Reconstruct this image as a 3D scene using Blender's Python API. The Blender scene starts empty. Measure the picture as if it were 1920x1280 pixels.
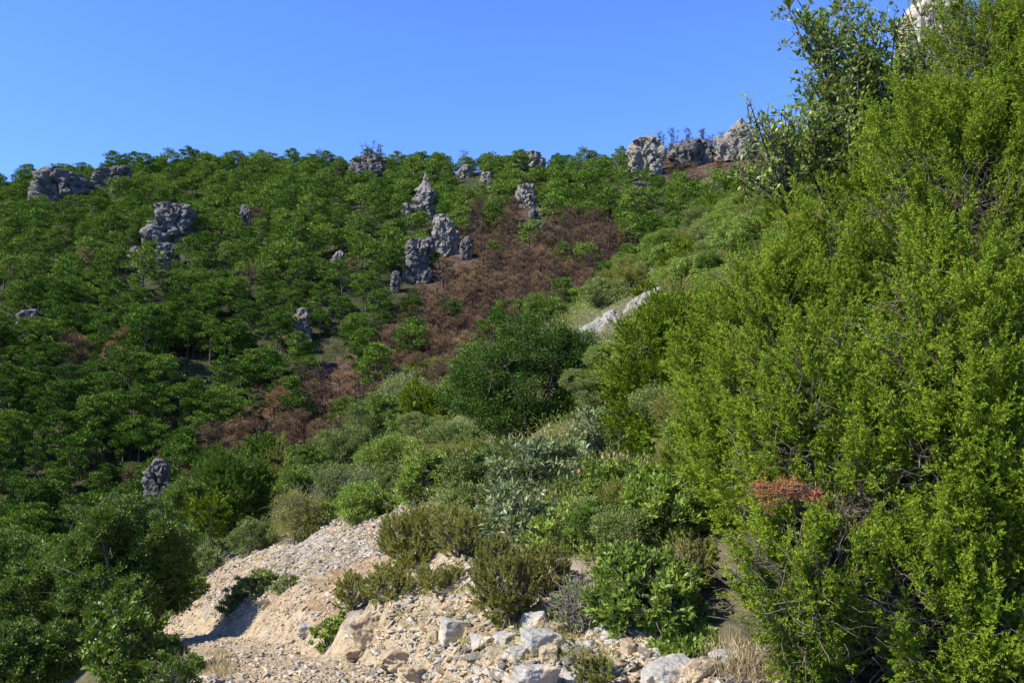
import bpy, bmesh, math, random
import numpy as np
from mathutils import Vector

# ------------------------------------------------------------------ camera, sky, sun, exposure
SC = bpy.context.scene
COL = SC.collection
F = 1663.0                      # focal length in pixels of the 1920 px wide photograph
PITCH = math.radians(6.0)
cam = bpy.data.cameras.new('camera')
cam.sensor_width = 36.0
cam.lens = 36.0 * F / 1920.0
cam.clip_start = 0.05
cam.clip_end = 6000.0
camo = bpy.data.objects.new('camera', cam)
camo.location = (0, 0, 0)
camo.rotation_euler = (math.pi / 2 + PITCH, 0, 0)
COL.objects.link(camo)
SC.camera = camo

TO_SUN = Vector((-0.84, -0.34, 0.84)).normalized()
elev = math.asin(TO_SUN.z)
azim = math.atan2(TO_SUN.x, TO_SUN.y)
world = bpy.data.worlds.new('World')
SC.world = world
world.use_nodes = True
wn = world.node_tree
bg = wn.nodes['Background']
sky = wn.nodes.new('ShaderNodeTexSky')
sky.sky_type = 'NISHITA'
sky.sun_disc = False
sky.sun_elevation = elev
sky.sun_rotation = azim % (2 * math.pi)
sky.altitude = 900.0
sky.air_density = 1.0
sky.dust_density = 0.15
sky.ozone_density = 3.0
gain = wn.nodes.new('ShaderNodeMix')
gain.data_type = 'RGBA'; gain.blend_type = 'MULTIPLY'
gain.inputs['Factor'].default_value = 1.0
gain.inputs['B'].default_value = (0.87, 1.20, 1.96, 1)      # the deep blue of the clear sky
wn.links.new(sky.outputs[0], gain.inputs['A'])
wn.links.new(gain.outputs['Result'], bg.inputs[0])
bg.inputs[1].default_value = 0.082

sun = bpy.data.lights.new('sun', 'SUN')
sun.energy = 5.0
sun.angle = math.radians(0.5)
sun.color = (1.0, 0.94, 0.82)
suno = bpy.data.objects.new('sun', sun)
suno.rotation_euler = TO_SUN.to_track_quat('Z', 'Y').to_euler()
suno.location = (-20, -10, 40)
COL.objects.link(suno)

SC.view_settings.view_transform = 'Standard'
SC.view_settings.look = 'None'
SC.view_settings.exposure = 1.02
SC.view_settings.gamma = 1.0
SC.view_settings.use_curve_mapping = False
SC.render.engine = 'CYCLES'
SC.cycles.max_bounces = 5
SC.cycles.transparent_max_bounces = 4
SC.cycles.diffuse_bounces = 2
SC.cycles.transmission_bounces = 3

# ------------------------------------------------------------------ numeric helpers
CP, SP = math.cos(PITCH), math.sin(PITCH)

def ray(px, py):
    """direction of a photograph pixel, scaled so that its y is 1"""
    cx = (np.asarray(px, float) - 960) / F
    cy = (640 - np.asarray(py, float)) / F
    y = CP - cy * SP
    return np.stack([cx / y, np.ones_like(y), (SP + cy * CP) / y], -1)

def W(px, py, d):
    return ray(px, py) * np.asarray(d, float)[..., None] if np.ndim(d) else ray(px, py) * d

def proj(p):
    p = np.asarray(p, float)
    x, y, z = p[..., 0], p[..., 1], p[..., 2]
    dep = y * CP + z * SP
    cy = (-y * SP + z * CP) / dep
    return 960 + F * x / dep, 640 - F * cy

def hash01(ix, iy, iz, seed):
    h = (ix.astype(np.int64) * 374761393 + iy.astype(np.int64) * 668265263
         + iz.astype(np.int64) * 2147483647 + seed * 974634777) & 0xffffffff
    h = ((h ^ (h >> 13)) * 1274126177) & 0xffffffff
    h = ((h ^ (h >> 16)) * 2246822519) & 0xffffffff
    return ((h ^ (h >> 15)) & 0xffffff) / float(0xffffff)

def vnoise(p, seed=0):
    """value noise in [-1,1], p (...,3)"""
    i = np.floor(p); f = p - i
    f = f * f * f * (f * (f * 6 - 15) + 10)
    i = i.astype(np.int64)
    x, y, z = i[..., 0], i[..., 1], i[..., 2]
    u, v, w = f[..., 0], f[..., 1], f[..., 2]
    r = 0
    for a in (0, 1):
        wa = u if a else 1 - u
        for b in (0, 1):
            wb = v if b else 1 - v
            for c in (0, 1):
                wc = w if c else 1 - w
                r = r + hash01(x + a, y + b, z + c, seed) * wa * wb * wc
    return r * 2 - 1

def fbm(p, seed=0, octs=4, gain=0.5, lac=2.03):
    r = 0; a = 1.0; t = 0
    p = np.asarray(p, float)
    for k in range(octs):
        r = r + a * vnoise(p, seed + k * 17); t += a
        a *= gain; p = p * lac + 3.7
    return r / t

def n2(x, y, f, seed=0, octs=3):
    return fbm(np.stack([x * f, y * f, np.zeros_like(x) + 0.5], -1), seed, octs)

def sstep(a, b, x):
    t = np.clip((x - a) / (b - a), 0, 1)
    return t * t * (3 - 2 * t)

def unit(v):
    return v / np.maximum(np.linalg.norm(v, axis=-1, keepdims=True), 1e-9)

# ------------------------------------------------------------------ the lie of the land
EDGE = np.array([[-6.0, -10], [-4.6, 5], [-4.9, 9], [-6.8, 14], [-7.4, 18], [-7.2, 24], [-5.9, 35], [-3.0, 45], [3.8, 60],
                 [16.5, 90], [35, 130], [60, 150], [120, 180], [400, 300]], float)
RIDGE = np.array([[-400, 372], [0, 362], [60, 352], [150, 342], [240, 334], [350, 326], [500, 318], [600, 326], [690, 316],
                  [780, 326], [850, 326], [980, 314], [1090, 326], [1150, 322], [1200, 300], [1300, 290], [1400, 276],
                  [1500, 280], [1920, 280], [2300, 300]], float)
PATH = np.array([[0.1, -3.0], [-0.15, 1.0], [-0.55, 3.5], [-1.1, 5.4], [-2.1, 7.3], [-3.15, 9.2], [-4.3, 11.0], [-5.4, 12.6],
                 [-7.0, 14.2], [-9.5, 16.0]], float)

def path_dist(x, y):
    best = np.full(x.shape, 1e9); bx = np.zeros_like(x); by = np.zeros_like(x); side = np.zeros_like(x)
    for (ax, ay), (cx, cy) in zip(PATH[:-1], PATH[1:]):
        vx, vy = cx - ax, cy - ay
        t = np.clip(((x - ax) * vx + (y - ay) * vy) / (vx * vx + vy * vy), 0, 1)
        qx, qy = ax + t * vx, ay + t * vy
        d = np.hypot(x - qx, y - qy)
        m = d < best
        best = np.where(m, d, best); bx = np.where(m, qx, bx); by = np.where(m, qy, by)
        side = np.where(m, np.sign((x - ax) * vy - (y - ay) * vx), side)   # + on the right hand
    return best, bx, by, side

def near_plane(x, y):
    z = 0.52 * x + 0.126 * y - 1.6
    # the slope is gentler beside the camera, to the right
    z = z - 0.55 * np.maximum(x, 0) * np.exp(-(np.maximum(y, 0) / 5.6) ** 2)
    e = np.interp(y, EDGE[:, 1], EDGE[:, 0])
    d = e - x
    dd = np.where(d > 0, np.sqrt(d * d + 4.0) - 2.0, 0)
    sc_ = 1 + 0.5 * sstep(30, 120, y)
    z = np.where(z > 55, 55 + 25 * np.tanh((z - 55) / 60), z)
    return z - 0.62 * dd * sc_

def far_hill(x, y):
    yy = np.maximum(y, 5.0)
    u = np.clip(x / yy, -0.8, 0.62)
    pxx = 960 + F * u * 0.985
    py = np.interp(pxx, RIDGE[:, 0], RIDGE[:, 1])
    zr = ray(pxx, py)[..., 2]
    R = 400 - 40 * sstep(-0.2, 0.35, u)
    z1 = zr * R
    y0, z0 = 138.0, -23.0
    t = (yy - y0) / (R - y0)
    prof = np.where(t < 1, z0 + (z1 - z0) * (t + 0.16 * t * (1 - t)), z1 - 0.35 * (yy - R) - 0.002 * (yy - R) ** 2 * 0)
    prof = np.where(t < 0, z0 + t * 40, prof)
    spur = 5.5 * n2(x, y, 1 / 62.0, 5, 2) + 2.2 * n2(x, y, 1 / 21.0, 8, 3)
    return prof + spur * sstep(0.0, 0.2, t) * (1 - 0.75 * sstep(0.8, 1.0, t))

def H(x, y, detail=True):
    x = np.asarray(x, float); y = np.asarray(y, float)
    a = near_plane(x, y)
    pd, qx, qy, side = path_dist(x, y)
    flat = near_plane(qx, qy) + 0.03 * (x - qx)
    w = 1 - sstep(0.42, 0.95 - 0.3 * (side > 0), pd)
    a = a * (1 - w) + flat * w
    r = np.hypot(x, y)
    a = a + 0.9 * n2(x, y, 1 / 17.0, 21, 3) * sstep(14, 50, r) + 0.16 * n2(x, y, 0.55, 3, 3) * (1 - 0.75 * w) * sstep(2, 5, r)
    if detail:
        k = 1 - sstep(25, 60, r)
        rough = n2(x, y, 2.6, 31, 4)
        a = a + k * (1 - 0.6 * w) * (0.10 * rough + 0.035 * n2(x, y, 9.0, 33, 3))
        # weathered bedrock steps in front, right of the path
        bed = np.exp(-(((x + 0.55) / 1.3) ** 2 + ((y - 5.7) / 1.3) ** 2)) * (1 - w)
        st = n2(x, y, 1.7, 37, 3)
        a = a + bed * 0.16 * (np.floor(st * 5) / 5)
        a = a + k * 0.012 * n2(x, y, 26.0, 35, 2)
    b = far_hill(x, y)
    m = np.maximum(a, b)
    h = np.clip(4 - np.abs(a - b), 0, None) ** 2 / 16
    z = m + h * sstep(60, 120, r)
    return np.maximum(z, -26 + 0.8 * n2(x, y, 1 / 30., 2, 2))

def G(px, py, y0=1.5, y1=520.0):
    """where the sight line of a photograph pixel meets the land: world point"""
    d = ray(px, py)
    ts = y0 * (y1 / y0) ** np.linspace(0, 1, 700)
    z = H(d[0] * ts, ts)
    below = np.nonzero(d[2] * ts < z)[0]
    if len(below) == 0:
        return None
    k = below[0]
    if k == 0:
        return d * ts[0]
    a, b = ts[k - 1], ts[k]
    for _ in range(12):
        m = 0.5 * (a + b)
        if d[2] * m < float(H(d[0] * m, m)):
            b = m
        else:
            a = m
    return d * b

# ------------------------------------------------------------------ mesh helpers
def new_mesh(name, V, Fc, mat=None, tint=None, smooth=False, k=3):
    V = np.ascontiguousarray(V, np.float32).reshape(-1, 3)
    Fc = np.ascontiguousarray(Fc, np.int32).reshape(-1, k)
    me = bpy.data.meshes.new(name)
    me.vertices.add(len(V)); me.vertices.foreach_set('co', V.ravel())
    me.loops.add(Fc.size); me.loops.foreach_set('vertex_index', Fc.ravel())
    me.polygons.add(len(Fc))
    me.polygons.foreach_set('loop_start', np.arange(0, Fc.size, k, dtype=np.int32))
    me.polygons.foreach_set('loop_total', np.full(len(Fc), k, np.int32))
    if smooth:
        me.polygons.foreach_set('use_smooth', np.ones(len(Fc), bool))
    if tint is not None:
        at = me.attributes.new('tint', 'FLOAT', 'FACE')
        at.data.foreach_set('value', np.ascontiguousarray(tint, np.float32))
    me.update()
    if mat is not None:
        me.materials.append(mat)
    return me

def obj(name, me, parent=None, loc=None):
    o = bpy.data.objects.new(name, me)
    COL.objects.link(o)
    if parent is not None:
        o.parent = parent
    if loc is not None:
        o.location = loc
    return o

def tag(o, label=None, cat=None, group=None, kind=None):
    if label: o['label'] = label
    if cat: o['category'] = cat
    if group: o['group'] = group
    if kind: o['kind'] = kind
    return o

def thing(name, loc, label, cat, group=None):
    e = bpy.data.objects.new(name, None)
    e.empty_display_size = 0.2
    COL.objects.link(e)
    e.location = [float(c) for c in loc]
    return tag(e, label, cat, group)

def leaves(P, D, N, L, Wd, tint):
    """pointed folded leaves: P base, D direction, N face normal -> verts, tris, tint"""
    n = len(P)
    D = unit(D); S = unit(np.cross(D, N)); U = np.cross(S, D)
    L = np.broadcast_to(L, n)[:, None]; Wd = np.broadcast_to(Wd, n)[:, None]
    mid = P + D * L * 0.48
    V = np.stack([P, mid + S * Wd * 0.5 + U * Wd * 0.18, P + D * L, mid - S * Wd * 0.5 + U * Wd * 0.18], 1)
    b = (np.arange(n) * 4)[:, None]
    T = np.concatenate([b + [0, 1, 2], b + [0, 2, 3]], 1).reshape(-1, 3)
    return V.reshape(-1, 3), T, np.repeat(tint, 2)

def tubes(paths, radii, sides=4):
    """paths (n,k,3), radii (n,k)"""
    paths = np.asarray(paths, float); radii = np.asarray(radii, float)
    n, k, _ = paths.shape
    t = unit(np.gradient(paths, axis=1))
    ref = np.where(np.abs(t[..., 2:3]) > 0.9, np.array([1., 0, 0]), np.array([0., 0, 1.]))
    a = unit(np.cross(t, ref)); b = np.cross(t, a)
    ang = np.arange(sides) * 2 * math.pi / sides
    V = (paths[:, :, None] + radii[:, :, None, None] *
         (a[:, :, None] * np.cos(ang)[:, None] + b[:, :, None] * np.sin(ang)[:, None]))
    i = np.arange(n)[:, None, None] * k * sides
    j = np.arange(k - 1)[None, :, None] * sides
    s = np.arange(sides)[None, None, :]
    s2 = (s + 1) % sides
    q = np.stack([i + j + s, i + j + s2, i + j + sides + s2, i + j + sides + s], -1).reshape(-1, 4)
    tr = np.concatenate([q[:, [0, 1, 2]], q[:, [0, 2, 3]]], 0)
    return V.reshape(-1, 3), tr

def curved(A, B, k, rng, bend=0.25, sag=0.0):
    """n wobbly paths from A to B"""
    t = np.linspace(0, 1, k)[None, :, None]
    n = len(A)
    ln = np.linalg.norm(B - A, axis=1)[:, None, None]
    off = unit(rng.normal(size=(n, 1, 3))) * ln * bend
    off2 = unit(rng.normal(size=(n, 1, 3))) * ln * bend * 0.5
    p = A[:, None] * (1 - t) + B[:, None] * t + off * (t * (1 - t) * 2) + off2 * np.sin(t * math.pi * 2) * 0.5
    p[..., 2] -= (sag * ln * t * (1 - t) * 2)[..., 0]
    return p

class Bag:
    def __init__(s): s.V = []; s.T = []; s.t = []; s.n = 0
    def add(s, V, T, t=None):
        s.V.append(V); s.T.append(T + s.n); s.n += len(V)
        s.t.append(np.full(len(T), 0.5) if t is None else t)
    def mesh(s, name, mat, smooth=False):
        return new_mesh(name, np.concatenate(s.V), np.concatenate(s.T), mat, np.concatenate(s.t), smooth)

# ------------------------------------------------------------------ materials
def node_mat(name):
    m = bpy.data.materials.new(name); m.use_nodes = True
    nt = m.node_tree; nt.nodes.clear()
    out = nt.nodes.new('ShaderNodeOutputMaterial')
    return m, nt, out

def ramp(nt, fac, stops):
    r = nt.nodes.new('ShaderNodeValToRGB')
    el = r.color_ramp.elements
    while len(el) > 1: el.remove(el[-1])
    el[0].position = stops[0][0]; el[0].color = (*stops[0][1], 1)
    for p, c in stops[1:]:
        e = el.new(p); e.color = (*c, 1)
    nt.links.new(fac, r.inputs[0])
    return r.outputs[0]

def noise(nt, scale, detail=4, rough=0.55, coord='Object', vec=None):
    t = nt.nodes.new('ShaderNodeTexNoise')
    t.inputs['Scale'].default_value = scale
    t.inputs['Detail'].default_value = detail
    t.inputs['Roughness'].default_value = rough
    if vec is None:
        tc = nt.nodes.new('ShaderNodeTexCoord'); vec = tc.outputs[coord]
    nt.links.new(vec, t.inputs['Vector'])
    return t.outputs['Fac']

def mixc(nt, fac, a, b, mode='MIX'):
    m = nt.nodes.new('ShaderNodeMix'); m.data_type = 'RGBA'; m.blend_type = mode
    for s, v in ((m.inputs['Factor'], fac), (m.inputs['A'], a), (m.inputs['B'], b)):
        if isinstance(v, (tuple, list)): s.default_value = (*v, 1)
        elif isinstance(v, (int, float)): s.default_value = v
        else: nt.links.new(v, s)
    return m.outputs['Result']

def mth(nt, op, a, b=0.0, clamp=False):
    m = nt.nodes.new('ShaderNodeMath'); m.operation = op; m.use_clamp = clamp
    for s, v in ((m.inputs[0], a), (m.inputs[1], b)):
        if isinstance(v, (int, float)): s.default_value = v
        else: nt.links.new(v, s)
    return m.outputs[0]

def bump(nt, h, strength=0.5, dist=0.05):
    b = nt.nodes.new('ShaderNodeBump')
    b.inputs['Strength'].default_value = strength
    b.inputs['Distance'].default_value = dist
    nt.links.new(h, b.inputs['Height'])
    return b.outputs[0]

def leaf_mat(name, stops, rough=0.5, spec=0.35, trans=0.28, vary=0.35):
    """colour runs along `stops` by the leaf's own tint plus a different value for each plant"""
    m, nt, out = node_mat(name)
    at = nt.nodes.new('ShaderNodeAttribute'); at.attribute_name = 'tint'
    oi = nt.nodes.new('ShaderNodeObjectInfo')
    f = mth(nt, 'ADD', at.outputs['Fac'], mth(nt, 'MULTIPLY', mth(nt, 'SUBTRACT', oi.outputs['Random'], 0.5), vary))
    c = ramp(nt, f, stops)
    p = nt.nodes.new('ShaderNodeBsdfPrincipled')
    nt.links.new(c, p.inputs['Base Color'])
    p.inputs['Roughness'].default_value = rough
    p.inputs['Specular IOR Level'].default_value = spec * .6
    tr = nt.nodes.new('ShaderNodeBsdfTranslucent')
    nt.links.new(mixc(nt, 1.0, c, (1.25, 1.3, 0.55), 'MULTIPLY'), tr.inputs['Color'])
    mx = nt.nodes.new('ShaderNodeMixShader'); mx.inputs[0].default_value = trans
    nt.links.new(p.outputs[0], mx.inputs[1]); nt.links.new(tr.outputs[0], mx.inputs[2])
    nt.links.new(mx.outputs[0], out.inputs['Surface'])
    return m

def plain_mat(name, stops, scale=4.0, rough=0.9, bumps=0.5, bdist=0.02, detail=6, spec=0.15, extra=None):
    m, nt, out = node_mat(name)
    f = noise(nt, scale, detail, 0.62)
    c = ramp(nt, f, stops)
    if extra: c = extra(nt, c)
    p = nt.nodes.new('ShaderNodeBsdfPrincipled')
    nt.links.new(c, p.inputs['Base Color'])
    p.inputs['Roughness'].default_value = rough
    p.inputs['Specular IOR Level'].default_value = spec
    f2 = noise(nt, scale * 5, 5, 0.6)
    nt.links.new(bump(nt, f2, bumps, bdist), p.inputs['Normal'])
    nt.links.new(p.outputs[0], out.inputs['Surface'])
    return m

M = {}
M['juniper'] = leaf_mat('juniper_foliage', [(0.0, (.045, .085, .010)), (0.5, (.135, .20, .014)), (1.0, (.25, .32, .028))], .6, .12, .12, .25)
M['juniper_dark'] = leaf_mat('dark_juniper_foliage', [(0.0, (.045, .09, .014)), (0.5, (.10, .17, .024)), (1.0, (.18, .24, .04))], .6, .2, .2, .3)
M['broad'] = leaf_mat('evergreen_leaves', [(0.0, (.045, .080, .012)), (0.5, (.100, .160, .020)), (1.0, (.19, .25, .04))], .42, .4, .22, .35)
M['bright'] = leaf_mat('bright_leaves', [(0.0, (.09, .14, .022)), (0.5, (.19, .265, .042)), (1.0, (.33, .40, .10))], .42, .4, .28, .45)
M['oak'] = leaf_mat('oak_leaves', [(0.0, (.07, .11, .02)), (0.5, (.17, .235, .042)), (1.0, (.31, .38, .10))], .45, .3, .38, .25)
M['darkoak'] = leaf_mat('dark_oak_leaves', [(0.0, (.028, .062, .010)), (0.5, (.058, .115, .014)), (1.0, (.12, .19, .028))], .5, .2, .15, .2)
M['silver'] = leaf_mat('silvery_leaves', [(0.0, (.08, .11, .04)), (0.5, (.155, .20, .08)), (1.0, (.30, .34, .19))], .38, .5, .2, .25)
M['greyleaf'] = leaf_mat('grey_green_leaves', [(0.0, (.08, .115, .03)), (0.5, (.17, .215, .058)), (1.0, (.30, .33, .12))], .6, .2, .2, .35)
M['heath'] = leaf_mat('heath_foliage', [(0.0, (.13, .135, .035)), (0.5, (.25, .25, .07)), (1.0, (.38, .355, .135))], .7, .15, .35, .3)
M['pine'] = leaf_mat('pine_needles', [(0.0, (.026, .058, .010)), (0.35, (.064, .126, .016)), (0.65, (.112, .187, .024)), (1.0, (.20, .26, .048))], .7, .06, .05, .5)
M['burnt'] = leaf_mat('scorched_needles', [(0.0, (.10, .068, .044)), (0.4, (.205, .128, .070)), (0.75, (.31, .18, .088)), (1.0, (.33, .25, .14))], .8, .1, .15, .6)
M['deadred'] = leaf_mat('rust_needles', [(0.0, (.20, .075, .032)), (1.0, (.36, .145, .06))], .8, .1, .2, .2)
M['scrub'] = leaf_mat('scrub_leaves', [(0.0, (.03, .06, .015)), (0.5, (.06, .10, .022)), (1.0, (.11, .15, .04))], .7, .15, .2, .0)
M['straw'] = leaf_mat('dry_grass', [(0.0, (.22, .16, .09)), (0.5, (.36, .28, .16)), (1.0, (.50, .42, .27))], .8, .1, .25, .1)
M['bark'] = plain_mat('grey_bark', [(.3, (.05, .042, .035)), (.7, (.13, .11, .095))], 14, .9, .6, .01)
M['pinebark'] = plain_mat('pine_bark', [(.3, (.06, .045, .035)), (.7, (.14, .11, .09))], 2, .9, .5, .05)
M['char'] = plain_mat('charred_bark', [(.3, (.018, .015, .014)), (.7, (.07, .055, .048))], 2, .95, .5, .05)
M['deadtwig'] = plain_mat('dead_twigs', [(.3, (.07, .055, .04)), (.7, (.19, .155, .12))], 20, .9, .4, .01)
M['paletwig'] = plain_mat('pale_bare_twigs', [(.3, (.10, .088, .07)), (.7, (.24, .21, .175))], 20, .9, .4, .01)

def crack(nt, c):
    v = nt.nodes.new('ShaderNodeTexVoronoi'); v.feature = 'DISTANCE_TO_EDGE'; v.inputs['Scale'].default_value = 0.33
    tc = nt.nodes.new('ShaderNodeTexCoord')
    mp = nt.nodes.new('ShaderNodeMapping'); mp.inputs['Scale'].default_value = (1, 1, .45)
    nt.links.new(tc.outputs['Object'], mp.inputs[0]); nt.links.new(mp.outputs[0], v.inputs['Vector'])
    f = mth(nt, 'LESS_THAN', v.outputs['Distance'], 0.035)
    return mixc(nt, mth(nt, 'MULTIPLY', f, .45), c, (.10, .095, .09))
M['crag'] = plain_mat('grey_limestone', [(.25, (.046, .045, .043)), (.45, (.115, .11, .102)), (.6, (.18, .17, .152)), (.78, (.25, .225, .18))], .45, .92, 1.0, .6, 8, .1, crack)
M['palecrag'] = plain_mat('pale_limestone', [(.25, (.10, .09, .078)), (.5, (.22, .20, .168)), (.75, (.35, .315, .25))], .5, .92, 1.0, .5, 8, .1, crack)
def stain(nt, c):
    f = ramp(nt, noise(nt, 7, 4, .6), [(.50, (0, 0, 0)), (.66, (1, 1, 1))])
    return mixc(nt, mth(nt, 'MULTIPLY', f, .7), c, (.50, .34, .17))
M['boulder'] = plain_mat('boulder_limestone', [(.3, (.17, .16, .14)), (.5, (.29, .275, .24)), (.72, (.43, .405, .34))], 5, .9, .9, .025, 8, .15, stain)
M['ochrestone'] = plain_mat('ochre_limestone', [(.3, (.19, .14, .085)), (.5, (.31, .245, .155)), (.72, (.42, .35, .24))], 5, .9, .9, .02, 8, .15, stain)

M['slabrock'] = plain_mat('slab_limestone', [(.3, (.13, .12, .105)), (.5, (.24, .225, .195)), (.7, (.36, .335, .285))], 1.6, .9, 1.0, .15, 8, .1)

def ground_mat(name, worn):
    m, nt, out = node_mat(name)
    tc = nt.nodes.new('ShaderNodeTexCoord'); v = tc.outputs['Object']
    a = ramp(nt, noise(nt, 9, 8, .65, vec=v), [(.3, (.17, .13, .08)), (.48, (.31, .238, .150)), (.62, (.40, .325, .22)), (.8, (.44, .38, .28))])
    if not worn:
        f = ramp(nt, noise(nt, .9, 5, .6, vec=v), [(.46, (0, 0, 0)), (.60, (1, 1, 1))])
        a = mixc(nt, mth(nt, 'MULTIPLY', f, .8), a, ramp(nt, noise(nt, 14, 6, .6, vec=v), [(.35, (.17, .10, .05)), (.7, (.29, .185, .105))]))
        f = ramp(nt, noise(nt, .55, 4, .6, vec=v), [(.52, (0, 0, 0)), (.64, (1, 1, 1))])
        a = mixc(nt, mth(nt, 'MULTIPLY', f, .75), a, ramp(nt, noise(nt, 16, 6, .6, vec=v), [(.35, (.18, .165, .14)), (.7, (.34, .32, .28))]))
        at = nt.nodes.new('ShaderNodeAttribute'); at.attribute_name = 'tint'   # leaf litter and thin growth away from the bare scree
        a = mixc(nt, at.outputs['Fac'], a, ramp(nt, noise(nt, 5, 6, .6, vec=v), [(.35, (.035, .04, .016)), (.6, (.085, .08, .04)), (.75, (.15, .13, .08))]))
    p = nt.nodes.new('ShaderNodeBsdfPrincipled')
    nt.links.new(a, p.inputs['Base Color'])
    p.inputs['Roughness'].default_value = .95; p.inputs['Specular IOR Level'].default_value = .1
    h = mth(nt, 'ADD', noise(nt, 22, 6, .65, vec=v), mth(nt, 'MULTIPLY', noise(nt, 70, 4, .6, vec=v), .4))
    nt.links.new(bump(nt, h, .9, .04), p.inputs['Normal'])
    nt.links.new(p.outputs[0], out.inputs['Surface'])
    return m
M['ground'] = ground_mat('stony_ground', False)
M['path'] = ground_mat('worn_path', True)

def hill_mat():
    m, nt, out = node_mat('forest_floor')
    tc = nt.nodes.new('ShaderNodeTexCoord'); v = tc.outputs['Object']
    a = ramp(nt, noise(nt, .35, 7, .65, vec=v), [(.32, (.022, .032, .012)), (.5, (.045, .055, .022)), (.64, (.085, .07, .04)), (.8, (.15, .12, .09))])
    at = nt.nodes.new('ShaderNodeAttribute'); at.attribute_name = 'tint'
    b = ramp(nt, noise(nt, .5, 7, .65, vec=v), [(.32, (.035, .026, .020)), (.5, (.085, .058, .042)), (.64, (.14, .098, .07)), (.78, (.24, .21, .17))])
    c = mixc(nt, at.outputs['Fac'], a, b)
    p = nt.nodes.new('ShaderNodeBsdfPrincipled')
    nt.links.new(c, p.inputs['Base Color'])
    p.inputs['Roughness'].default_value = .95; p.inputs['Specular IOR Level'].default_value = .05
    nt.links.new(bump(nt, noise(nt, 1.2, 6, .65, vec=v), 1.0, 1.2), p.inputs['Normal'])
    nt.links.new(p.outputs[0], out.inputs['Surface'])
    return m
M['hill'] = hill_mat()

# ------------------------------------------------------------------ regions read from the photograph
def inpoly(px, py, poly):
    px = np.asarray(px, float); py = np.asarray(py, float)
    c = np.zeros(px.shape, bool)
    n = len(poly)
    for i in range(n):
        x0, y0 = poly[i]; x1, y1 = poly[(i + 1) % n]
        c ^= ((y0 > py) != (y1 > py)) & (px < (x1 - x0) * (py - y0) / (y1 - y0 + 1e-12) + x0)
    return c

BURNT = [(870, 395), (960, 385), (1040, 400), (1150, 412), (1165, 440), (1135, 520), (1000, 590), (900, 690), (800, 760),
         (640, 850), (470, 920), (330, 945), (295, 860), (420, 780), (560, 705), (680, 650), (750, 590), (790, 520), (855, 470)]
BURNT2 = [(1170, 255), (1440, 225), (1440, 330), (1330, 345), (1190, 330)]

def where(px, py, marks, far=90):
    """words for where a photograph point lies, from the nearest landmark"""
    k = min(marks, key=lambda q: math.hypot(px - q[0], (py - q[1]) * 1.2))
    dx, dy = px - k[0], py - k[1]
    a = math.degrees(math.atan2(-dy, dx)) % 360
    w = ['right of', 'above-right of', 'above', 'above-left of', 'left of', 'below-left of', 'below', 'below-right of'][int((a + 22.5) // 45) % 8]
    r = math.hypot(dx, dy)
    return ('close ' if r < far * .45 else 'just ' if r < far else 'well ' if r < far * 2 else 'far ') + w + ' ' + k[2]

# ------------------------------------------------------------------ ground sheets (one polar grid cut in three)
az_f = np.radians(np.arange(-38, 38.01, 0.11))
az_b = np.radians(np.concatenate([np.arange(38.5, 90, 2.0), np.arange(90, 322 + .1, 4.0)[:-1], np.arange(321.9 - 0, 322, 1)]))
AZ = np.concatenate([az_f, az_b[az_b < math.radians(321.5)]])
RR = np.concatenate([[0.35], np.geomspace(0.9, 16, 400), np.geomspace(16.1, 120, 200), np.geomspace(121, 440, 250), [480, 560, 700, 950, 1400, 2200, 3600]])
A2, R2 = np.meshgrid(AZ, RR, indexing='ij')
GX, GY = R2 * np.sin(A2), R2 * np.cos(A2)
GZ = H(GX, GY)
na, nr = GX.shape
idx = np.arange(na * nr).reshape(na, nr)
nxt = np.roll(idx, -1, axis=0)
Q = np.stack([idx[:, :-1], idx[:, 1:], nxt[:, 1:], nxt[:, :-1]], -1).reshape(-1, 4)
GV = np.stack([GX, GY, GZ], -1).reshape(-1, 3)
fc = GV[Q].mean(1)
pd_ = path_dist(fc[:, 0], fc[:, 1])[0]
farmask = far_hill(fc[:, 0], fc[:, 1]) > near_plane(fc[:, 0], fc[:, 1])
farmask &= fc[:, 1] > 40
wob = 0.16 * n2(fc[:, 0], fc[:, 1], 1.6, 71, 3)
pathmask = (pd_ + wob < 0.62) & (fc[:, 1] < 16) & (fc[:, 1] > -3) & ~farmask

def cut(mask):
    q = Q[mask]
    u, inv = np.unique(q, return_inverse=True)
    return GV[u], inv.reshape(-1, 4)
fpx, fpy = proj(np.where(fc[:, 1:2] > 1, fc, np.array([0, 1., -5])))
BARE = [(300, 1300), (310, 1120), (430, 1050), (560, 1010), (700, 950), (800, 945), (880, 1060), (1000, 1110), (1120, 1140),
        (1250, 1230), (1480, 1240), (1500, 1300)]
v_, q_ = cut(farmask)
bt = np.clip((inpoly(fpx, fpy, BURNT) | inpoly(fpx, fpy, BURNT2)).astype(float) + (n2(fc[:, 0], fc[:, 1], 1 / 25., 77, 3) > .33) * .7, 0, 1)[farmask]
hill = tag(obj('hillside', new_mesh('hillside', v_, q_, M['hill'], bt, True, 4)), kind='structure')
v_, q_ = cut(pathmask)
tag(obj('path', new_mesh('path', v_, q_, M['path'], np.zeros(pathmask.sum()), True, 4)), kind='structure')
gm = ~farmask & ~pathmask
lit = 1 - (inpoly(fpx, fpy, BARE) & (fc[:, 1] < 18))
lit = np.clip(lit * .85 + .25 * n2(fc[:, 0], fc[:, 1], .8, 78, 3), 0, 1)
lit = np.where((fc[:, 1] < 6) & (np.abs(fc[:, 0] + 1) < 1.9), np.minimum(lit, .25), lit)
v_, q_ = cut(gm)
tag(obj('ground', new_mesh('ground', v_, q_, M['ground'], lit[gm], True, 4)), kind='structure')
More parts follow.
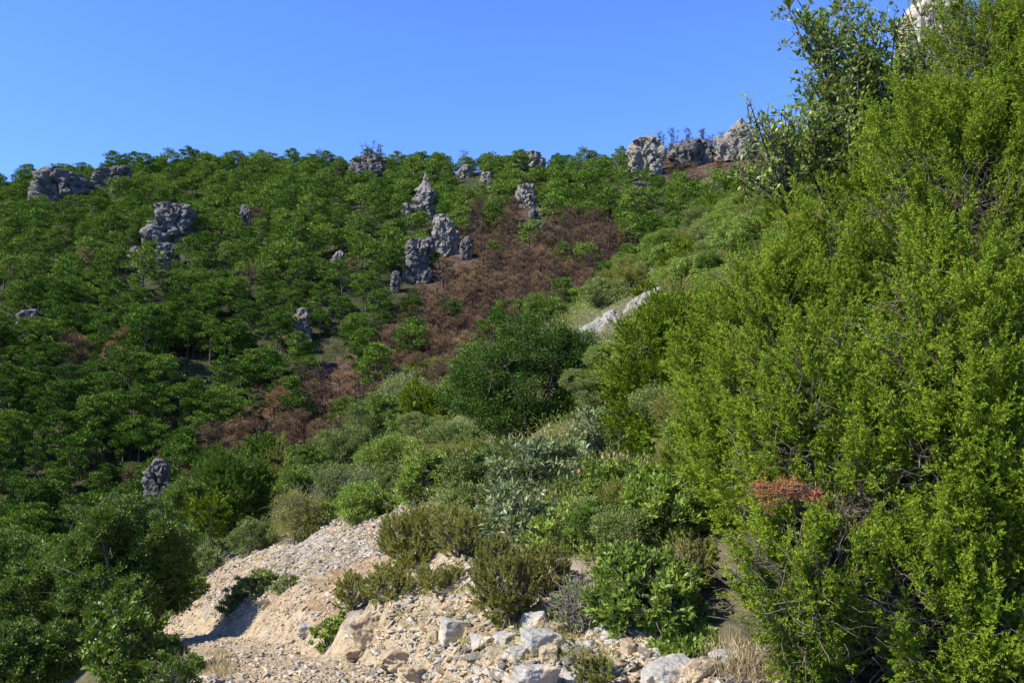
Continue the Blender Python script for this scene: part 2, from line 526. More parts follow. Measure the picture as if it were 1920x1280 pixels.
# ------------------------------------------------------------------ crags on the far hillside
def crag(rows, d, label, mat, seed, dep=0.8, name='rock_outcrop', rough=0.15, cat='rock outcrop', sink=18):
    """rows: (py, left px, right px) from the top down; an oval column of real depth, broken by noise"""
    rows = sorted(rows)
    top, bot = rows[0], rows[-1]
    rows = [(top[0] - 3, (top[1] * 2 + top[2]) / 3 + 1, (top[1] + top[2] * 2) / 3 - 1)] + rows + \
           [(bot[0] + sink, bot[1] - 2, bot[2] + 2)]
    ys = np.array([r[0] for r in rows], float)
    nv, nu = 90, 130
    py = np.linspace(ys[0], ys[-1], nv)
    xl = np.minimum.accumulate(np.interp(py, ys, [r[1] for r in rows])); xr = np.maximum.accumulate(np.interp(py, ys, [r[2] for r in rows]))
    xl = xl + 1.5 * vnoise(np.stack([py / 7, 0 * py, 0 * py + seed], -1)); xr = xr + 1.5 * vnoise(np.stack([py / 7, 0 * py + 5, 0 * py + seed], -1))
    wmax = (xr - xl).max() / F * d
    L = W(xl, py, d); R_ = W(xr, py, d)
    c = (L + R_) / 2; hw = (R_[:, 0] - L[:, 0]) / 2
    hw = np.maximum(hw, wmax * .02)
    th = np.arange(nu) * 2 * math.pi / nu
    ct, st = np.cos(th), np.sin(th)
    pw = 0.75
    ex = np.sign(ct) * np.abs(ct) ** pw; ey = np.sign(st) * np.abs(st) ** pw
    hd = np.maximum(hw, wmax * 0.12) * dep
    V = np.stack([c[:, None, 0] + hw[:, None] * ex, c[:, None, 1] + hd[:, None] * ey,
                  c[:, None, 2] + 0 * ex * hw[:, None]], -1)
    V = np.concatenate([V, np.broadcast_to(c[0] + [0, 0, .02], (1, nu, 3))], 0)[np.r_[nv, 0:nv]]
    nrm = unit(np.stack([ex, ey, 0.25 * np.ones(nu)], -1))[None]
    s = 1 / max(wmax, 1e-3)
    a = fbm(V * s * 2.2 * [1, 1, .8], seed, 3)
    wq = V * s + .10 * np.stack([fbm(V * s * 5, seed + 31, 2), fbm(V * s * 5, seed + 32, 2), fbm(V * s * 5, seed + 33, 2)], -1)
    ridg, gap1 = blocks(wq * [3.6, 3.6, 1.9], seed + 5)
    rid2, gap2 = blocks(wq * [9, 9, 5], seed + 6)
    fine = fbm(V * s * 13, seed + 9, 3)
    strat = np.round(fbm(V * s * 3.1 * [.6, .6, 2.2], seed + 3, 2) * 5) / 5
    amp = rough * np.concatenate([hw[:1] * .6, .3 * wmax + 1.2 * hw])[:, None]
    amp = np.minimum(amp, 2.2 * rough * np.concatenate([hw[:1], hw])[:, None])
    V = V + nrm * (.85 * amp * (.8 * a + 1.1 * ridg - .75 * (1 - sstep(0, .16, gap1)) + .45 * rid2 - .3 * (1 - sstep(0, .2, gap2)) - .1 + 0.25 * fine + .25 * strat))[..., None]
    nv += 1
    i = np.arange(nv - 1)[:, None] * nu; j = np.arange(nu)[None]; j2 = (j + 1) % nu
    q = np.stack([i + j, i + nu + j, i + nu + j2, i + j2], -1).reshape(-1, 4)
    org = c[-1]
    o = obj(name, new_mesh(name, V.reshape(-1, 3) - org, q, mat, None, False, 4), loc=[float(k) for k in org])
    tag(o, label, cat, 'limestone crags on the wooded hillside')
    CRAGBOX.append((min(r[1] for r in rows), rows[0][0], max(r[2] for r in rows), bot[0], d))
    return o
CRAGBOX = []
def blocks(p, seed):
    """cellular noise: a value per cell in [-1,1] and the distance to the cell border"""
    i = np.floor(p).astype(np.int64)
    d1 = np.full(p.shape[:-1], 9.); d2 = d1.copy(); val = np.zeros(p.shape[:-1])
    for a in (-1, 0, 1):
        for b in (-1, 0, 1):
            for c in (-1, 0, 1):
                x, y, z = i[..., 0] + a, i[..., 1] + b, i[..., 2] + c
                q = np.stack([x + hash01(x, y, z, seed), y + hash01(x, y, z, seed + 1), z + hash01(x, y, z, seed + 2)], -1)
                d = np.linalg.norm(p - q, axis=-1); h = hash01(x, y, z, seed + 3) * 2 - 1
                n1 = d < d1
                d2 = np.where(n1, d1, np.minimum(d2, d)); val = np.where(n1, h, val); d1 = np.where(n1, d, d1)
    return val, d2 - d1
CR = [
 ([(322,85,150),(335,68,160),(350,62,150),(365,60,120),(378,62,85)], 'C', 'grey cliff block at the far left end of the ridge'),
 ([(318,200,245),(330,180,250),(345,175,235),(352,190,215)], 'C', 'grey cliff just right of the cliff block at the ridge end'),
 ([(385,300,350),(400,290,362),(418,275,365),(432,272,365),(445,290,370),(450,310,365)], 'C', 'largest dark grey crag amid green pines, upper left of the hillside'),
 ([(458,300,325),(475,295,335),(495,292,318)], 'C', 'small grey rock directly below the largest dark grey crag'),
 ([(465,245,262),(480,238,268),(500,245,275)], 'C', 'small grey rock below and left of the largest dark crag'),
 ([(385,455,468),(400,450,472),(415,446,474),(422,450,470)], 'C', 'lone small grey rock knob among pines right of the largest dark crag'),
 ([(325,796,801),(334,793,804),(345,792,808),(360,783,816),(380,776,818),(398,772,800)], 'P', 'tall pale pointed rock pinnacle below the ridge'),
 ([(383,752,766),(398,750,768),(415,750,764)], 'P', 'short rock stub beside the foot of the pale pointed pinnacle'),
 ([(405,818,838),(420,814,848),(440,812,856),(455,814,852),(468,818,848)], 'P', 'broad grey crag at the upper left edge of the burnt patch'),
 ([(450,770,810),(465,760,808),(485,757,806),(505,762,796),(518,768,788)], 'C', 'rough grey crag just below the broad crag at the burnt edge'),
 ([(445,870,882),(465,862,885),(478,865,880)], 'C', 'small rock at the right foot of the broad crag in scorched trees'),
 ([(348,970,1000),(365,972,1005),(380,985,1010)], 'P', 'upper brown-grey rock above the top of the burnt patch'),
 ([(395,990,1020),(410,992,1025),(425,998,1022)], 'C', 'lower grey rock at the top edge of the burnt patch'),
 ([(258,1205,1225),(270,1188,1240),(290,1180,1245),(310,1182,1225),(322,1185,1210)], 'P', 'craggy ridge cliff with rounded top, left of the brown brush'),
 ([(262,1290,1320),(275,1270,1335),(292,1262,1330),(300,1280,1320)], 'C', 'low ridge cliff between the rounded cliff and the wedge rock'),
 ([(226,1382,1396),(240,1368,1412),(258,1350,1418),(275,1345,1420),(290,1345,1400)], 'P', 'large wedge shaped rock, highest point of the ridge'),
 ([(345,1185,1210),(360,1183,1208)], 'P', 'small rock below the rounded ridge cliff'),
 ([(580,558,575),(595,553,580),(615,550,582),(630,552,572)], 'P', 'upright sunlit rock tooth in the middle of the pines'),
 ([(472,632,645),(485,624,645),(498,622,640)], 'P', 'small slanted rock in pines left of the burnt edge crag'),
 ([(655,612,638),(670,608,640),(685,612,625)], 'P', 'squat rock below and right of the sunlit rock tooth'),
 ([(658,595,606),(680,594,606)], 'P', 'narrow rock touching the left of the squat rock'),
 ([(692,340,358),(708,335,355),(722,334,345)], 'C', 'narrow grey rock in lower left pine wood'),
 ([(684,382,396),(705,385,398)], 'C', 'tiny rock right of the narrow grey rock in the lower wood'),
 ([(582,45,78),(592,38,75),(600,40,60)], 'C', 'flat bluish rock near the left edge of the hillside'),
 ([(298,668,720),(312,662,712),(328,660,690)], 'C', 'dark grey rock on the skyline beneath bare burnt trees'),
 ([(312,865,885),(328,855,880)], 'P', 'left one of two small rocks just under the ridge right of the pinnacle'),
 ([(325,905,922),(342,900,920)], 'P', 'right one of two small rocks just under the ridge right of the pinnacle'),
 ([(290,960,1010),(303,965,1020)], 'P', 'low pale rock band on the skyline'),
 ([(510,735,750),(540,733,748)], 'C', 'thin rock left of the burnt patch'),
 ([(488,103,111),(500,102,110)], 'P', 'tiny upright stone among pines at far left'),
 ([(733,85,95),(748,86,93)], 'C', 'tiny stone low in the left pine wood'),
]
for i, (rows, mt, lb) in enumerate(CR):
    bx = sum(r[1] + r[2] for r in rows) / 2 / len(rows)
    g = None
    yy = rows[-1][0] + 6
    while g is None and yy < 640:
        g = G(bx, yy, 60); yy += 5
    crag(rows, float(g[1]) if g is not None else 370., lb, M['crag' if mt == 'C' else 'palecrag'], 100 + i * 7)
crag([(862, 287, 308), (872, 277, 316), (885, 273, 320), (900, 272, 318), (918, 276, 300)], 62.0,
     'dark grey rock tower standing at the edge of the near slope, lower left', M['crag'], 611, .8, sink=70)
# bright scree and slabs on the near slope, and the cliff above the juniper
o = crag([(2, 1715, 1800), (25, 1695, 1790), (50, 1684, 1800), (85, 1690, 1810)], 13.0, 'pale limestone cliff above the tall juniper at top right', M['boulder'], 640, .9, rough=.10, sink=260)
o['group'] = 'rocks of the near slope'
crag([(48, 1788, 1800), (60, 1780, 1806), (85, 1782, 1800)], 9.0, 'small sunlit rock peeping over the juniper beside the pale cliff', M['ochrestone'], 643, .9, sink=160)['group'] = 'rocks of the near slope'

def slab(px, py, w, h, label, seed, lift=.2):
    g = G(px, py)
    r = w / F * g[1] / 2
    n = 60
    a = np.linspace(-1, 1, n)
    u, v = np.meshgrid(a, a, indexing='ij')
    x = g[0] + u * r; y = g[1] + v * r * 1.4 
    ed = 1 - sstep(.45, 1, np.hypot(u, v) + .35 * n2(x, y, 2 / r, seed, 3))
    bv, bg_ = blocks(np.stack([x * 5 / r, y * 2.5 / r, 0 * x], -1) + .25 * n2(x, y, 4 / r, seed + 4, 2)[..., None], seed)
    z = H(x, y) - .3 + ed * (.3 + h / F * g[1] * lift) + ed * r * (.05 * bv + .03 * n2(x, y, 7 / r, seed + 2, 4) - .05 * (1 - sstep(0, .12, bg_)))
    q = np.arange(n * n).reshape(n, n)
    Q_ = np.stack([q[:-1, :-1], q[1:, :-1], q[1:, 1:], q[:-1, 1:]], -1).reshape(-1, 4)
    V = np.stack([x, y, z], -1).reshape(-1, 3) - g
    o = obj('rock_slab', new_mesh('rock_slab', V, Q_, M['slabrock'], None, False, 4), loc=[float(k) for k in g])
    tag(o, label, 'rock slab', 'rocks of the near slope')
slab(1118, 622, 150, 60, 'lower pale bare rock slab on the near slope above the dark oak', 11, .35)
slab(1212, 563, 110, 45, 'upper pale bare rock slab on the near slope beside the junipers', 12, .35)
slab(1245, 535, 50, 30, 'highest small pale slab where slope meets the juniper', 13, .35)

# ------------------------------------------------------------------ boulders and stones
def hull_mesh(seed, mat, name, sub=3, npt=13, rough=.035, sq=.65):
    rng = np.random.default_rng(seed)
    p = rng.uniform(-1, 1, (npt, 3))
    p = np.sign(p) * np.abs(p) ** sq
    bm = bmesh.new()
    for c in p: bm.verts.new(c)
    r = bmesh.ops.convex_hull(bm, input=bm.verts)
    bmesh.ops.delete(bm, geom=[v for v in bm.verts if not v.link_faces], context='VERTS')
    if sub:
        bmesh.ops.bevel(bm, geom=list(bm.edges), offset=.045, segments=1, affect='EDGES', profile=.6)
        bmesh.ops.triangulate(bm, faces=list(bm.faces))
        for _ in range(sub):
            lng = [e for e in bm.edges if e.calc_length() > (.16 if sub > 1 else .5)]
            bmesh.ops.subdivide_edges(bm, edges=lng, cuts=1)
            bmesh.ops.triangulate(bm, faces=list(bm.faces))
    bm.normal_update()
    V = np.array([v.co[:] for v in bm.verts]); N = np.array([v.normal[:] for v in bm.verts])
    T = np.array([[v.index for v in f.verts] for f in bm.faces]) if False else None
    bm.verts.index_update()
    T = np.array([[v.index for v in f.verts] for f in bm.faces])
    bm.free()
    if sub:
        V = V + N * (rough * fbm(V * 2.2, seed, 3) * 2 + rough * (np.round(fbm(V * 3.1 * [.5, .5, 1.6], seed + 1, 2) * 4) / 4) + rough * .6 * fbm(V * 9, seed + 4, 3))[:, None]
    return V, T

# (centre px, base px, width px, height px, depth ratio, turn, colour, label)
BLD = [
 (858, 1202, 62, 40, .8, .35, 'boulder', 'grey block with white top lying alone on the orange soil'),
 (1001, 1188, 46, 50, .9, .1, 'boulder', 'upright square grey block at the top of the rock pile'),
 (1040, 1150, 50, 34, .9, .8, 'boulder', 'pale block behind the upright square block'),
 (1016, 1228, 76, 46, .9, .5, 'boulder', 'large slanted grey block leaning below the upright square block'),
 (1050, 1190, 34, 26, .9, .9, 'ochrestone', 'cream block right of the slanted grey block'),
 (1030, 1240, 46, 30, .9, .3, 'ochrestone', 'yellowish rounded stone in front of the slanted block'),
 (950, 1205, 50, 22, 1., .6, 'boulder', 'flat grey stone left of the upright square block'),
 (905, 1215, 44, 24, 1., .2, 'boulder', 'low grey stone between the lone block and the pile'),
 (975, 1236, 44, 24, 1., 1., 'boulder', 'split grey stone at the foot of the rock pile'),
 (930, 1240, 40, 20, 1., 1.3, 'ochrestone', 'ochre stone just left of the split grey stone'),
 (1000, 1290, 80, 42, .9, .4, 'boulder', 'broad grey boulder cut by the bottom edge, centre'),
 (1080, 1285, 60, 30, .9, .7, 'boulder', 'grey boulder right of the broad bottom boulder'),
 (1185, 1232, 34, 34, .9, .5, 'ochrestone', 'yellow upright stone under the glossy shrub'),
 (1268, 1285, 84, 50, .9, .35, 'boulder', 'large cream-white boulder at the bottom beside the juniper'),
 (1330, 1275, 56, 36, .9, .9, 'ochrestone', 'tan stone between the cream-white boulder and the juniper'),
 (1225, 1290, 40, 34, .9, .2, 'boulder', 'grey stone touching the left of the cream-white boulder'),
 (1370, 1250, 60, 30, .9, .5, 'boulder', 'flat grey stone at the foot of the juniper'),
 (690, 1215, 62, 62, .7, .1, 'ochrestone', 'jagged upright ledge of tan bedrock at the right rim of the path'),
 (745, 1262, 70, 40, .8, .3, 'ochrestone', 'low tan bedrock ledge below the jagged ledge'),
 (790, 1285, 80, 36, .8, .7, 'ochrestone', 'long tan bedrock ledge at the bottom edge of the picture'),
 (665, 1240, 34, 24, .8, .7, 'ochrestone', 'small tan knob at the left foot of the jagged ledge'),
 (797, 1175, 26, 18, .8, .3, 'ochrestone', 'small upright ochre stone above the lone grey block'),
 (815, 1200, 34, 18, .8, 1.1, 'ochrestone', 'orange flat stone left of the lone grey block'),
 (760, 1175, 26, 14, .8, .3, 'ochrestone', 'small ochre stone on the orange soil left of the upright one'),
 (498, 1140, 26, 14, .8, .5, 'ochrestone', 'pale stone on the lip of the cut bank by the path'),
 (575, 1190, 40, 20, .9, .2, 'boulder', 'flat grey bedrock hump at the edge of the path'),
 (600, 1180, 30, 14, .9, .9, 'ochrestone', 'small flat tan rock above the bedrock hump'),
 (1020, 1110, 60, 28, .9, .4, 'boulder', 'grey boulder half hidden behind the brown heath'),
 (1070, 1100, 40, 22, .9, .9, 'boulder', 'smaller grey boulder right of the half hidden one'),
 (870, 1075, 30, 16, .9, .5, 'boulder', 'pale stone between two olive heath bushes'),
 (840, 1078, 26, 16, .9, .1, 'boulder', 'dark-sided stone left of the pale stone between heaths'),
 (400, 1062, 24, 16, .9, .1, 'boulder', 'pale stone high on the bank above the path bend'),
 (1105, 1200, 34, 20, .9, .1, 'boulder', 'grey stone under the bare grey twigs'),
]
for i, (px, py, w, h, dr, rot, mt, lb) in enumerate(BLD):
    g = G(px, min(py - h * .12, 1279)) if py < 1280 else G(px, py - h * .12)
    d = g[1]
    sx = w / F * d / 2 * 1.05; sz = h / F * d * .62
    jag = 'ledge' in lb
    V, T = hull_mesh(900 + i * 3, None, 'b', 4 if w > 40 else 3, 16 if not jag else 26, .05 if not jag else .13, .5)
    V = V * [sx, sx * dr, sz]
    c, s = math.cos(rot), math.sin(rot)
    o = obj('boulder' if w > 40 else 'stone', new_mesh('boulder', V, T, M[mt]), loc=[float(g[0]), float(g[1] + sx * dr * .5), float(g[2] + sz * .35)])
    o.rotation_euler = (0.12 * math.sin(i * 2.3), 0.15 * math.cos(i * 1.7), rot * (0.5 if jag else 1))
    tag(o, lb, 'bedrock ledge' if jag else ('boulder' if w > 40 else 'stone'), 'rocks of the near slope')

# countable loose stones: 6 shapes copied
rs = np.random.default_rng(77)
PROT = []
for k in range(8):
    V, T = hull_mesh(3000 + k, None, 's', 1, 11, .03, .6)
    PROT.append(V * [1, .75, .5]); 
    PROT[-1] = (PROT[-1], T)
smesh = {}
for k in range(8):
    for mt in ('boulder', 'ochrestone'):
        smesh[k, mt] = new_mesh('loose_stone', PROT[k][0], PROT[k][1], M[mt])
def stone_spot(poly):
    for _ in range(60):
        xs = [p[0] for p in poly]; ys = [p[1] for p in poly]
        px, py = rs.uniform(min(xs), max(xs)), rs.uniform(min(ys), max(ys))
        if inpoly(px, py, poly): return px, py
    return poly[0]
ZONES = [  # polygon, count, size px, share of grey, label
 ([(860, 1180), (960, 1160), (1080, 1170), (1130, 1240), (1100, 1279), (880, 1279)], 85, (11, 34), .65, 'loose broken stone in the rubble around the rock pile'),
 ([(640, 1190), (860, 1120), (900, 1200), (860, 1279), (640, 1279)], 80, (8, 26), .2, 'loose tan stone on the orange soil between path ledge and rock pile'),
 ([(1110, 1220), (1250, 1220), (1440, 1220), (1470, 1279), (1110, 1279)], 45, (10, 28), .6, 'loose stone at the foot of the juniper'),
 ([(420, 1060), (600, 985), (760, 950), (720, 1020), (560, 1080), (420, 1140)], 60, (5, 12), .7, 'small loose stone on the upper scree slope'),
 ([(350, 1279), (360, 1200), (560, 1190), (640, 1279)], 40, (5, 10), .2, 'small pebble lying on the worn path'),
]
STM = [(858, 1190, 'the lone white-topped grey block'), (1001, 1165, 'the upright square grey block'), (1016, 1215, 'the slanted grey block'), (690, 1190, 'the jagged tan ledge'),
       (1268, 1262, 'the cream-white boulder'), (1000, 1272, 'the broad bottom boulder'), (770, 1258, 'the low tan ledges'), (575, 1185, 'the flat bedrock hump'), (1185, 1222, 'the yellow upright stone'),
       (776, 1060, 'the biggest olive heath'), (470, 1105, 'the spreading dark bank plant'), (1090, 1150, 'the bare grey twigs'), (555, 1010, 'the grey brown twiggy brush'), (450, 1180, 'the shadow on the path')]
for poly, n, (s0, s1), gr, lb in ZONES:
    for _ in range(n):
        px, py = stone_spot(poly)
        g = G(px, py)
        mt = 'boulder' if rs.random() < gr else 'ochrestone'
        s = (s0 + (s1 - s0) * rs.random() ** 2.2) / F * g[1] / 2
        o = obj('loose_stone', smesh[rs.integers(8), mt], loc=(float(g[0]), float(g[1]), float(g[2] + s * .15)))
        o.scale = (s * rs.uniform(.8, 1.3), s * rs.uniform(.8, 1.2), s * rs.uniform(.8, 1.5))
        o.rotation_euler = (rs.normal() * .3, rs.normal() * .3, rs.uniform(0, 6.3))
        shp = 'flat ' if o.scale[2] < o.scale[0] * .85 else 'chunky ' if o.scale[2] < o.scale[0] * 1.15 else 'upright '
        tag(o, ('tiny ' if s * F / g[1] < s0 * .58 else 'small ' if s * F / g[1] < s0 * .75 else 'larger ') + shp + ('grey' if mt == 'boulder' else 'tan') + (' pebble ' if s * F / g[1] < 4 else ' stone ') + where(px, py, STM, 45), 'stone', lb.replace('stone', 'stones').replace('pebble', 'pebbles'))

def scatter_stones(n, poly, s0, s1, mat, label, name, ymax=25):
    px = []; 
    xs = [p[0] for p in poly]; ys = [p[1] for p in poly]
    a = rs.uniform(min(xs), max(xs), n * 3); b = rs.uniform(min(ys), max(ys), n * 3)
    m = inpoly(a, b, poly); a, b = a[m][:n], b[m][:n]
    # put them down by intersecting with the land, all at once
    d = ray(a, b)
    ts = np.geomspace(1.8, 40, 260)
    z = H(d[:, 0:1] * ts, np.broadcast_to(ts, (len(a), 260)))
    below = d[:, 2:3] * ts < z
    k = np.argmax(below, 1); ok = below.any(1) & (k > 0)
    a0 = ts[np.maximum(k - 1, 0)]; b0 = ts[k]
    for _ in range(7):
        m_ = .5 * (a0 + b0)
        bel = d[:, 2] * m_ < H(d[:, 0] * m_, m_)
        b0 = np.where(bel, m_, b0); a0 = np.where(bel, a0, m_)
    P = d * b0[:, None]
    P = P[ok & (b0 < ymax)]
    if name != 'scree': P = P[n2(P[:, 0], P[:, 1], 1.3, 44, 3) + .25 * rs.normal(size=len(P)) > -.22]
    n = len(P)
    s = (s0 + (s1 - s0) * rs.random(n) ** 2.6) 
    Vs = []; Ts = []; off = 0
    kk = rs.integers(0, 8, n)
    for k in range(8):
        V0, T0 = PROTL[k]
        I = np.nonzero(kk == k)[0]
        ang = rs.uniform(0, 6.283, len(I)); c, s_ = np.cos(ang), np.sin(ang)
        sc = s[I][:, None, None]
        V = V0[None] * rs.uniform(.7, 1.3, (len(I), 1, 3))
        V = np.stack([V[..., 0] * c[:, None] - V[..., 1] * s_[:, None], V[..., 0] * s_[:, None] + V[..., 1] * c[:, None],
                      V[..., 2] + V[..., 0] * rs.normal(size=(len(I), 1)) * .35], -1) * sc + P[I][:, None]
        Vs.append(V.reshape(-1, 3)); Ts.append((T0[None] + (np.arange(len(I)) * len(V0))[:, None, None]).reshape(-1, 3) + off)
        off += len(I) * len(V0)
    o = obj(name, new_mesh(name, np.concatenate(Vs), np.concatenate(Ts), mat))
    tag(o, label, 'gravel', kind='stuff')
PROTL = []
for k in range(8):
    V, T = hull_mesh(4000 + k, None, 's', 0, 8, 0, .6)
    PROTL.append((V * [1, .75, .45], T))
PX_ALL = [(300, 1285), (315, 1120), (400, 1020), (560, 990), (700, 930), (800, 930), (900, 1060), (1000, 1110), (1120, 1140), (1250, 1200), (1480, 1220), (1520, 1285)]
scatter_stones(20000, PX_ALL, .003, .026, M['ochrestone'], 'tan gravel and chips covering the bare slope and path', 'gravel')
scatter_stones(7000, PX_ALL, .004, .040, M['boulder'], 'grey limestone chips strewn over the bare slope', 'rubble')
scatter_stones(6500, [(380, 1160), (400, 1030), (560, 990), (700, 935), (790, 940), (740, 1030), (560, 1090)], .006, .040, M['boulder'], 'pale scree chips on the upper bare slope', 'scree')

# ------------------------------------------------------------------ plants: generic builders
KIND = {  # leaf length, width, clump radius, leaves per clump, cover, material, up-lift, spread, flatness, gap threshold
 'broad':   dict(L=.031, W=.017, cr=.12, nl=44, cover=2.6, mat='broad', up=.35, gap=-.25),
 'bright':  dict(L=.036, W=.018, cr=.10, nl=26, cover=2.2, mat='bright', up=.45, gap=-.15),
 'silver':  dict(L=.060, W=.022, cr=.13, nl=20, cover=1.7, mat='silver', up=.3, gap=-.08),
 'grey':    dict(L=.028, W=.012, cr=.10, nl=26, cover=1.7, mat='greyleaf', up=.6, gap=-.1),
 'oak':     dict(L=.045, W=.024, cr=.13, nl=26, cover=1.8, mat='oak', up=.3, gap=-.12),
 'heath':   dict(L=.030, W=.007, cr=.075, nl=40, cover=2.3, mat='heath', up=1.1, gap=-.1),
 'juniper': dict(L=.050, W=.012, cr=.13, nl=60, cover=2.2, mat='juniper_dark', up=.6, gap=-.2),
 'twiggy':  dict(L=.024, W=.010, cr=.12, nl=8, cover=.22, mat='greyleaf', up=.6, gap=-.3),
}

def blob_points(blobs, n, rng, inner=.55, shell=.35):
    """random points near the outside of a union of ellipsoids, with outward directions"""
    B = np.asarray(blobs, float)
    w = (B[:, 3] * B[:, 4] + B[:, 3] * B[:, 5] + B[:, 4] * B[:, 5]); w /= w.sum()
    k = rng.choice(len(B), n, p=w)
    u = unit(rng.normal(size=(n, 3)))
    r = 1 - shell * rng.random(n) ** 1.5
    P = B[k, :3] + u * B[k, 3:] * r[:, None]
    N = unit(u / B[k, 3:])
    keep = np.ones(n, bool)
    for j in range(len(B)):
        q = np.linalg.norm((P - B[j, :3]) / B[j, 3:], axis=1)
        keep &= ~((q < inner) & (k != j))
    return P[keep], N[keep]

def blob_area(blobs):
    B = np.asarray(blobs, float)
    a = ((B[:, 3] * B[:, 4]) ** 1.6 + (B[:, 3] * B[:, 5]) ** 1.6 + (B[:, 4] * B[:, 5]) ** 1.6) / 3
    return (4 * math.pi * a ** (1 / 1.6)).sum()

def foliage(blobs, kind, d, rng, over=None):
    K = dict(KIND[kind]); K.update(over or {})
    mn = d / 887.0
    L = max(K['L'] * .9, mn * 1.8); Wd = max(K['W'] * (.9 if L == K['L'] * .9 else L / K['L']), mn * .75)
    R = np.asarray(blobs)[:, 3:].mean()
    cr = min(max(K['cr'], mn * 5), max(.3 * R, mn * 3))
    area = blob_area(blobs)
    nleaf = K['cover'] * area / (L * Wd * .5)
    nleaf = min(nleaf, 160000)
    ncl = max(12, int(nleaf / K['nl']))
    P, N = blob_points(blobs, ncl, rng)
    g = fbm(P / max(R, .05) * 1.6, int(rng.integers(1e6)), 3)
    keep = g > K['gap']; P, N, g = P[keep], N[keep], g[keep]
    P = P + N * (g * R * .6 + R * (rng.exponential(.07, len(P)) - .05))[:, None] + rng.normal(size=P.shape) * R * .05
    P[:, 2] = np.maximum(P[:, 2], H(P[:, 0], P[:, 1], False) + .02)
    nl = K['nl']
    C = np.repeat(P, nl, 0); NN = np.repeat(N, nl, 0)
    off = unit(rng.normal(size=C.shape)) * (rng.random(len(C)) ** .45)[:, None]
    if kind in ('heath', 'juniper'):
        ax = unit(N + [0, 0, K['up']] + rng.normal(size=N.shape) * .25)
        AX = np.repeat(ax, nl, 0)
        t = rng.random(len(C)) ** .8
        Q = C + AX * (t * 2.2 - .9)[:, None] * cr + off * (cr * .5 * (1.15 - t))[:, None]
        D = unit(AX + off * .75 + rng.normal(size=C.shape) * .15)
    else:
        Q = C + off * cr * [1, 1, .75]
        D = unit(off * .9 + NN * .35 + [0, 0, K['up']] + rng.normal(size=C.shape) * .35)
    Nf = unit(NN * .5 + [0, 0, .8] + rng.normal(size=C.shape) * .55)
    cl = np.repeat(rng.normal(size=len(P)) * .09 , nl)
    tint = np.clip(.45 + cl + rng.normal(size=len(C)) * .16, 0, 1)
    Ls = L * rng.uniform(.7, 1.25, len(C))
    return leaves(Q - D * Ls[:, None] * .4, D, Nf, Ls, Wd * rng.uniform(.8, 1.2, len(C)), tint), P

def stems(base, targets, r0, rng, n=30, k=6, d=5.0, fork=True):
    targets = targets[rng.choice(len(targets), min(n, len(targets)), replace=False)]
    B = base + rng.normal(size=(len(targets), 3)) * r0 * [1.5, 1.5, .2]
    # a few main limbs, the rest spring from them
    m = max(3, len(targets) // 7)
    main = curved(B[:m], targets[:m], k, rng, .14, -.08)
    paths = [main]; mn = d / 887 * .38
    rad = [np.maximum(r0 * np.linspace(1, .25, k)[None] * rng.uniform(.6, 1, (m, 1)), mn)]
    if fork and len(targets) > m:
        T = targets[m:]
        e = main.reshape(-1, 3).reshape(m, k, 3)[:, 1:-1].reshape(-1, 3)
        dd = np.linalg.norm(T[:, None] - e[None], axis=2) + rng.random((len(T), len(e))) * .1
        A = e[np.argmin(dd + .7 * (e[None, :, 2] > T[:, None, 2]), 1)]
        paths.append(curved(A, T, k, rng, .18, -.05))
        rad.append(np.maximum(r0 * .38 * np.linspace(1, .25, k)[None] * np.ones((len(T), 1)), mn))
    return tubes(np.concatenate(paths), np.concatenate(rad), 5)

def rnd_blobs(x0, y0, x1, y1, d, rng, n, lump=.42, deep=.85):
    """lobes filling a px box at distance d: real ellipsoids with real depth"""
    cx, cy = (x0 + x1) / 2, (y0 + y1) / 2
    rx, ry = (x1 - x0) / 2 / F * d, (y1 - y0) / 2 / F * d
    c = W(cx, cy, d)
    rd = rx * deep
    out = [(c[0], c[1] + rd * .4, c[2] - ry * .1, rx * .72, rd * .75, ry * .75)]
    for i in range(n):
        a = rng.uniform(0, 2 * math.pi); b = rng.uniform(-.75, .9)
        q = math.sqrt(1 - b * b * .8)
        s = rng.uniform(.75, 1.25) * lump
        out.append((c[0] + rx * (1 - s) * q * math.cos(a), c[1] + rd * .4 + rd * .7 * q * math.sin(a), c[2] + ry * (1 - s) * b,
                    rx * s, rx * s, ry * s * 1.05))
    return out

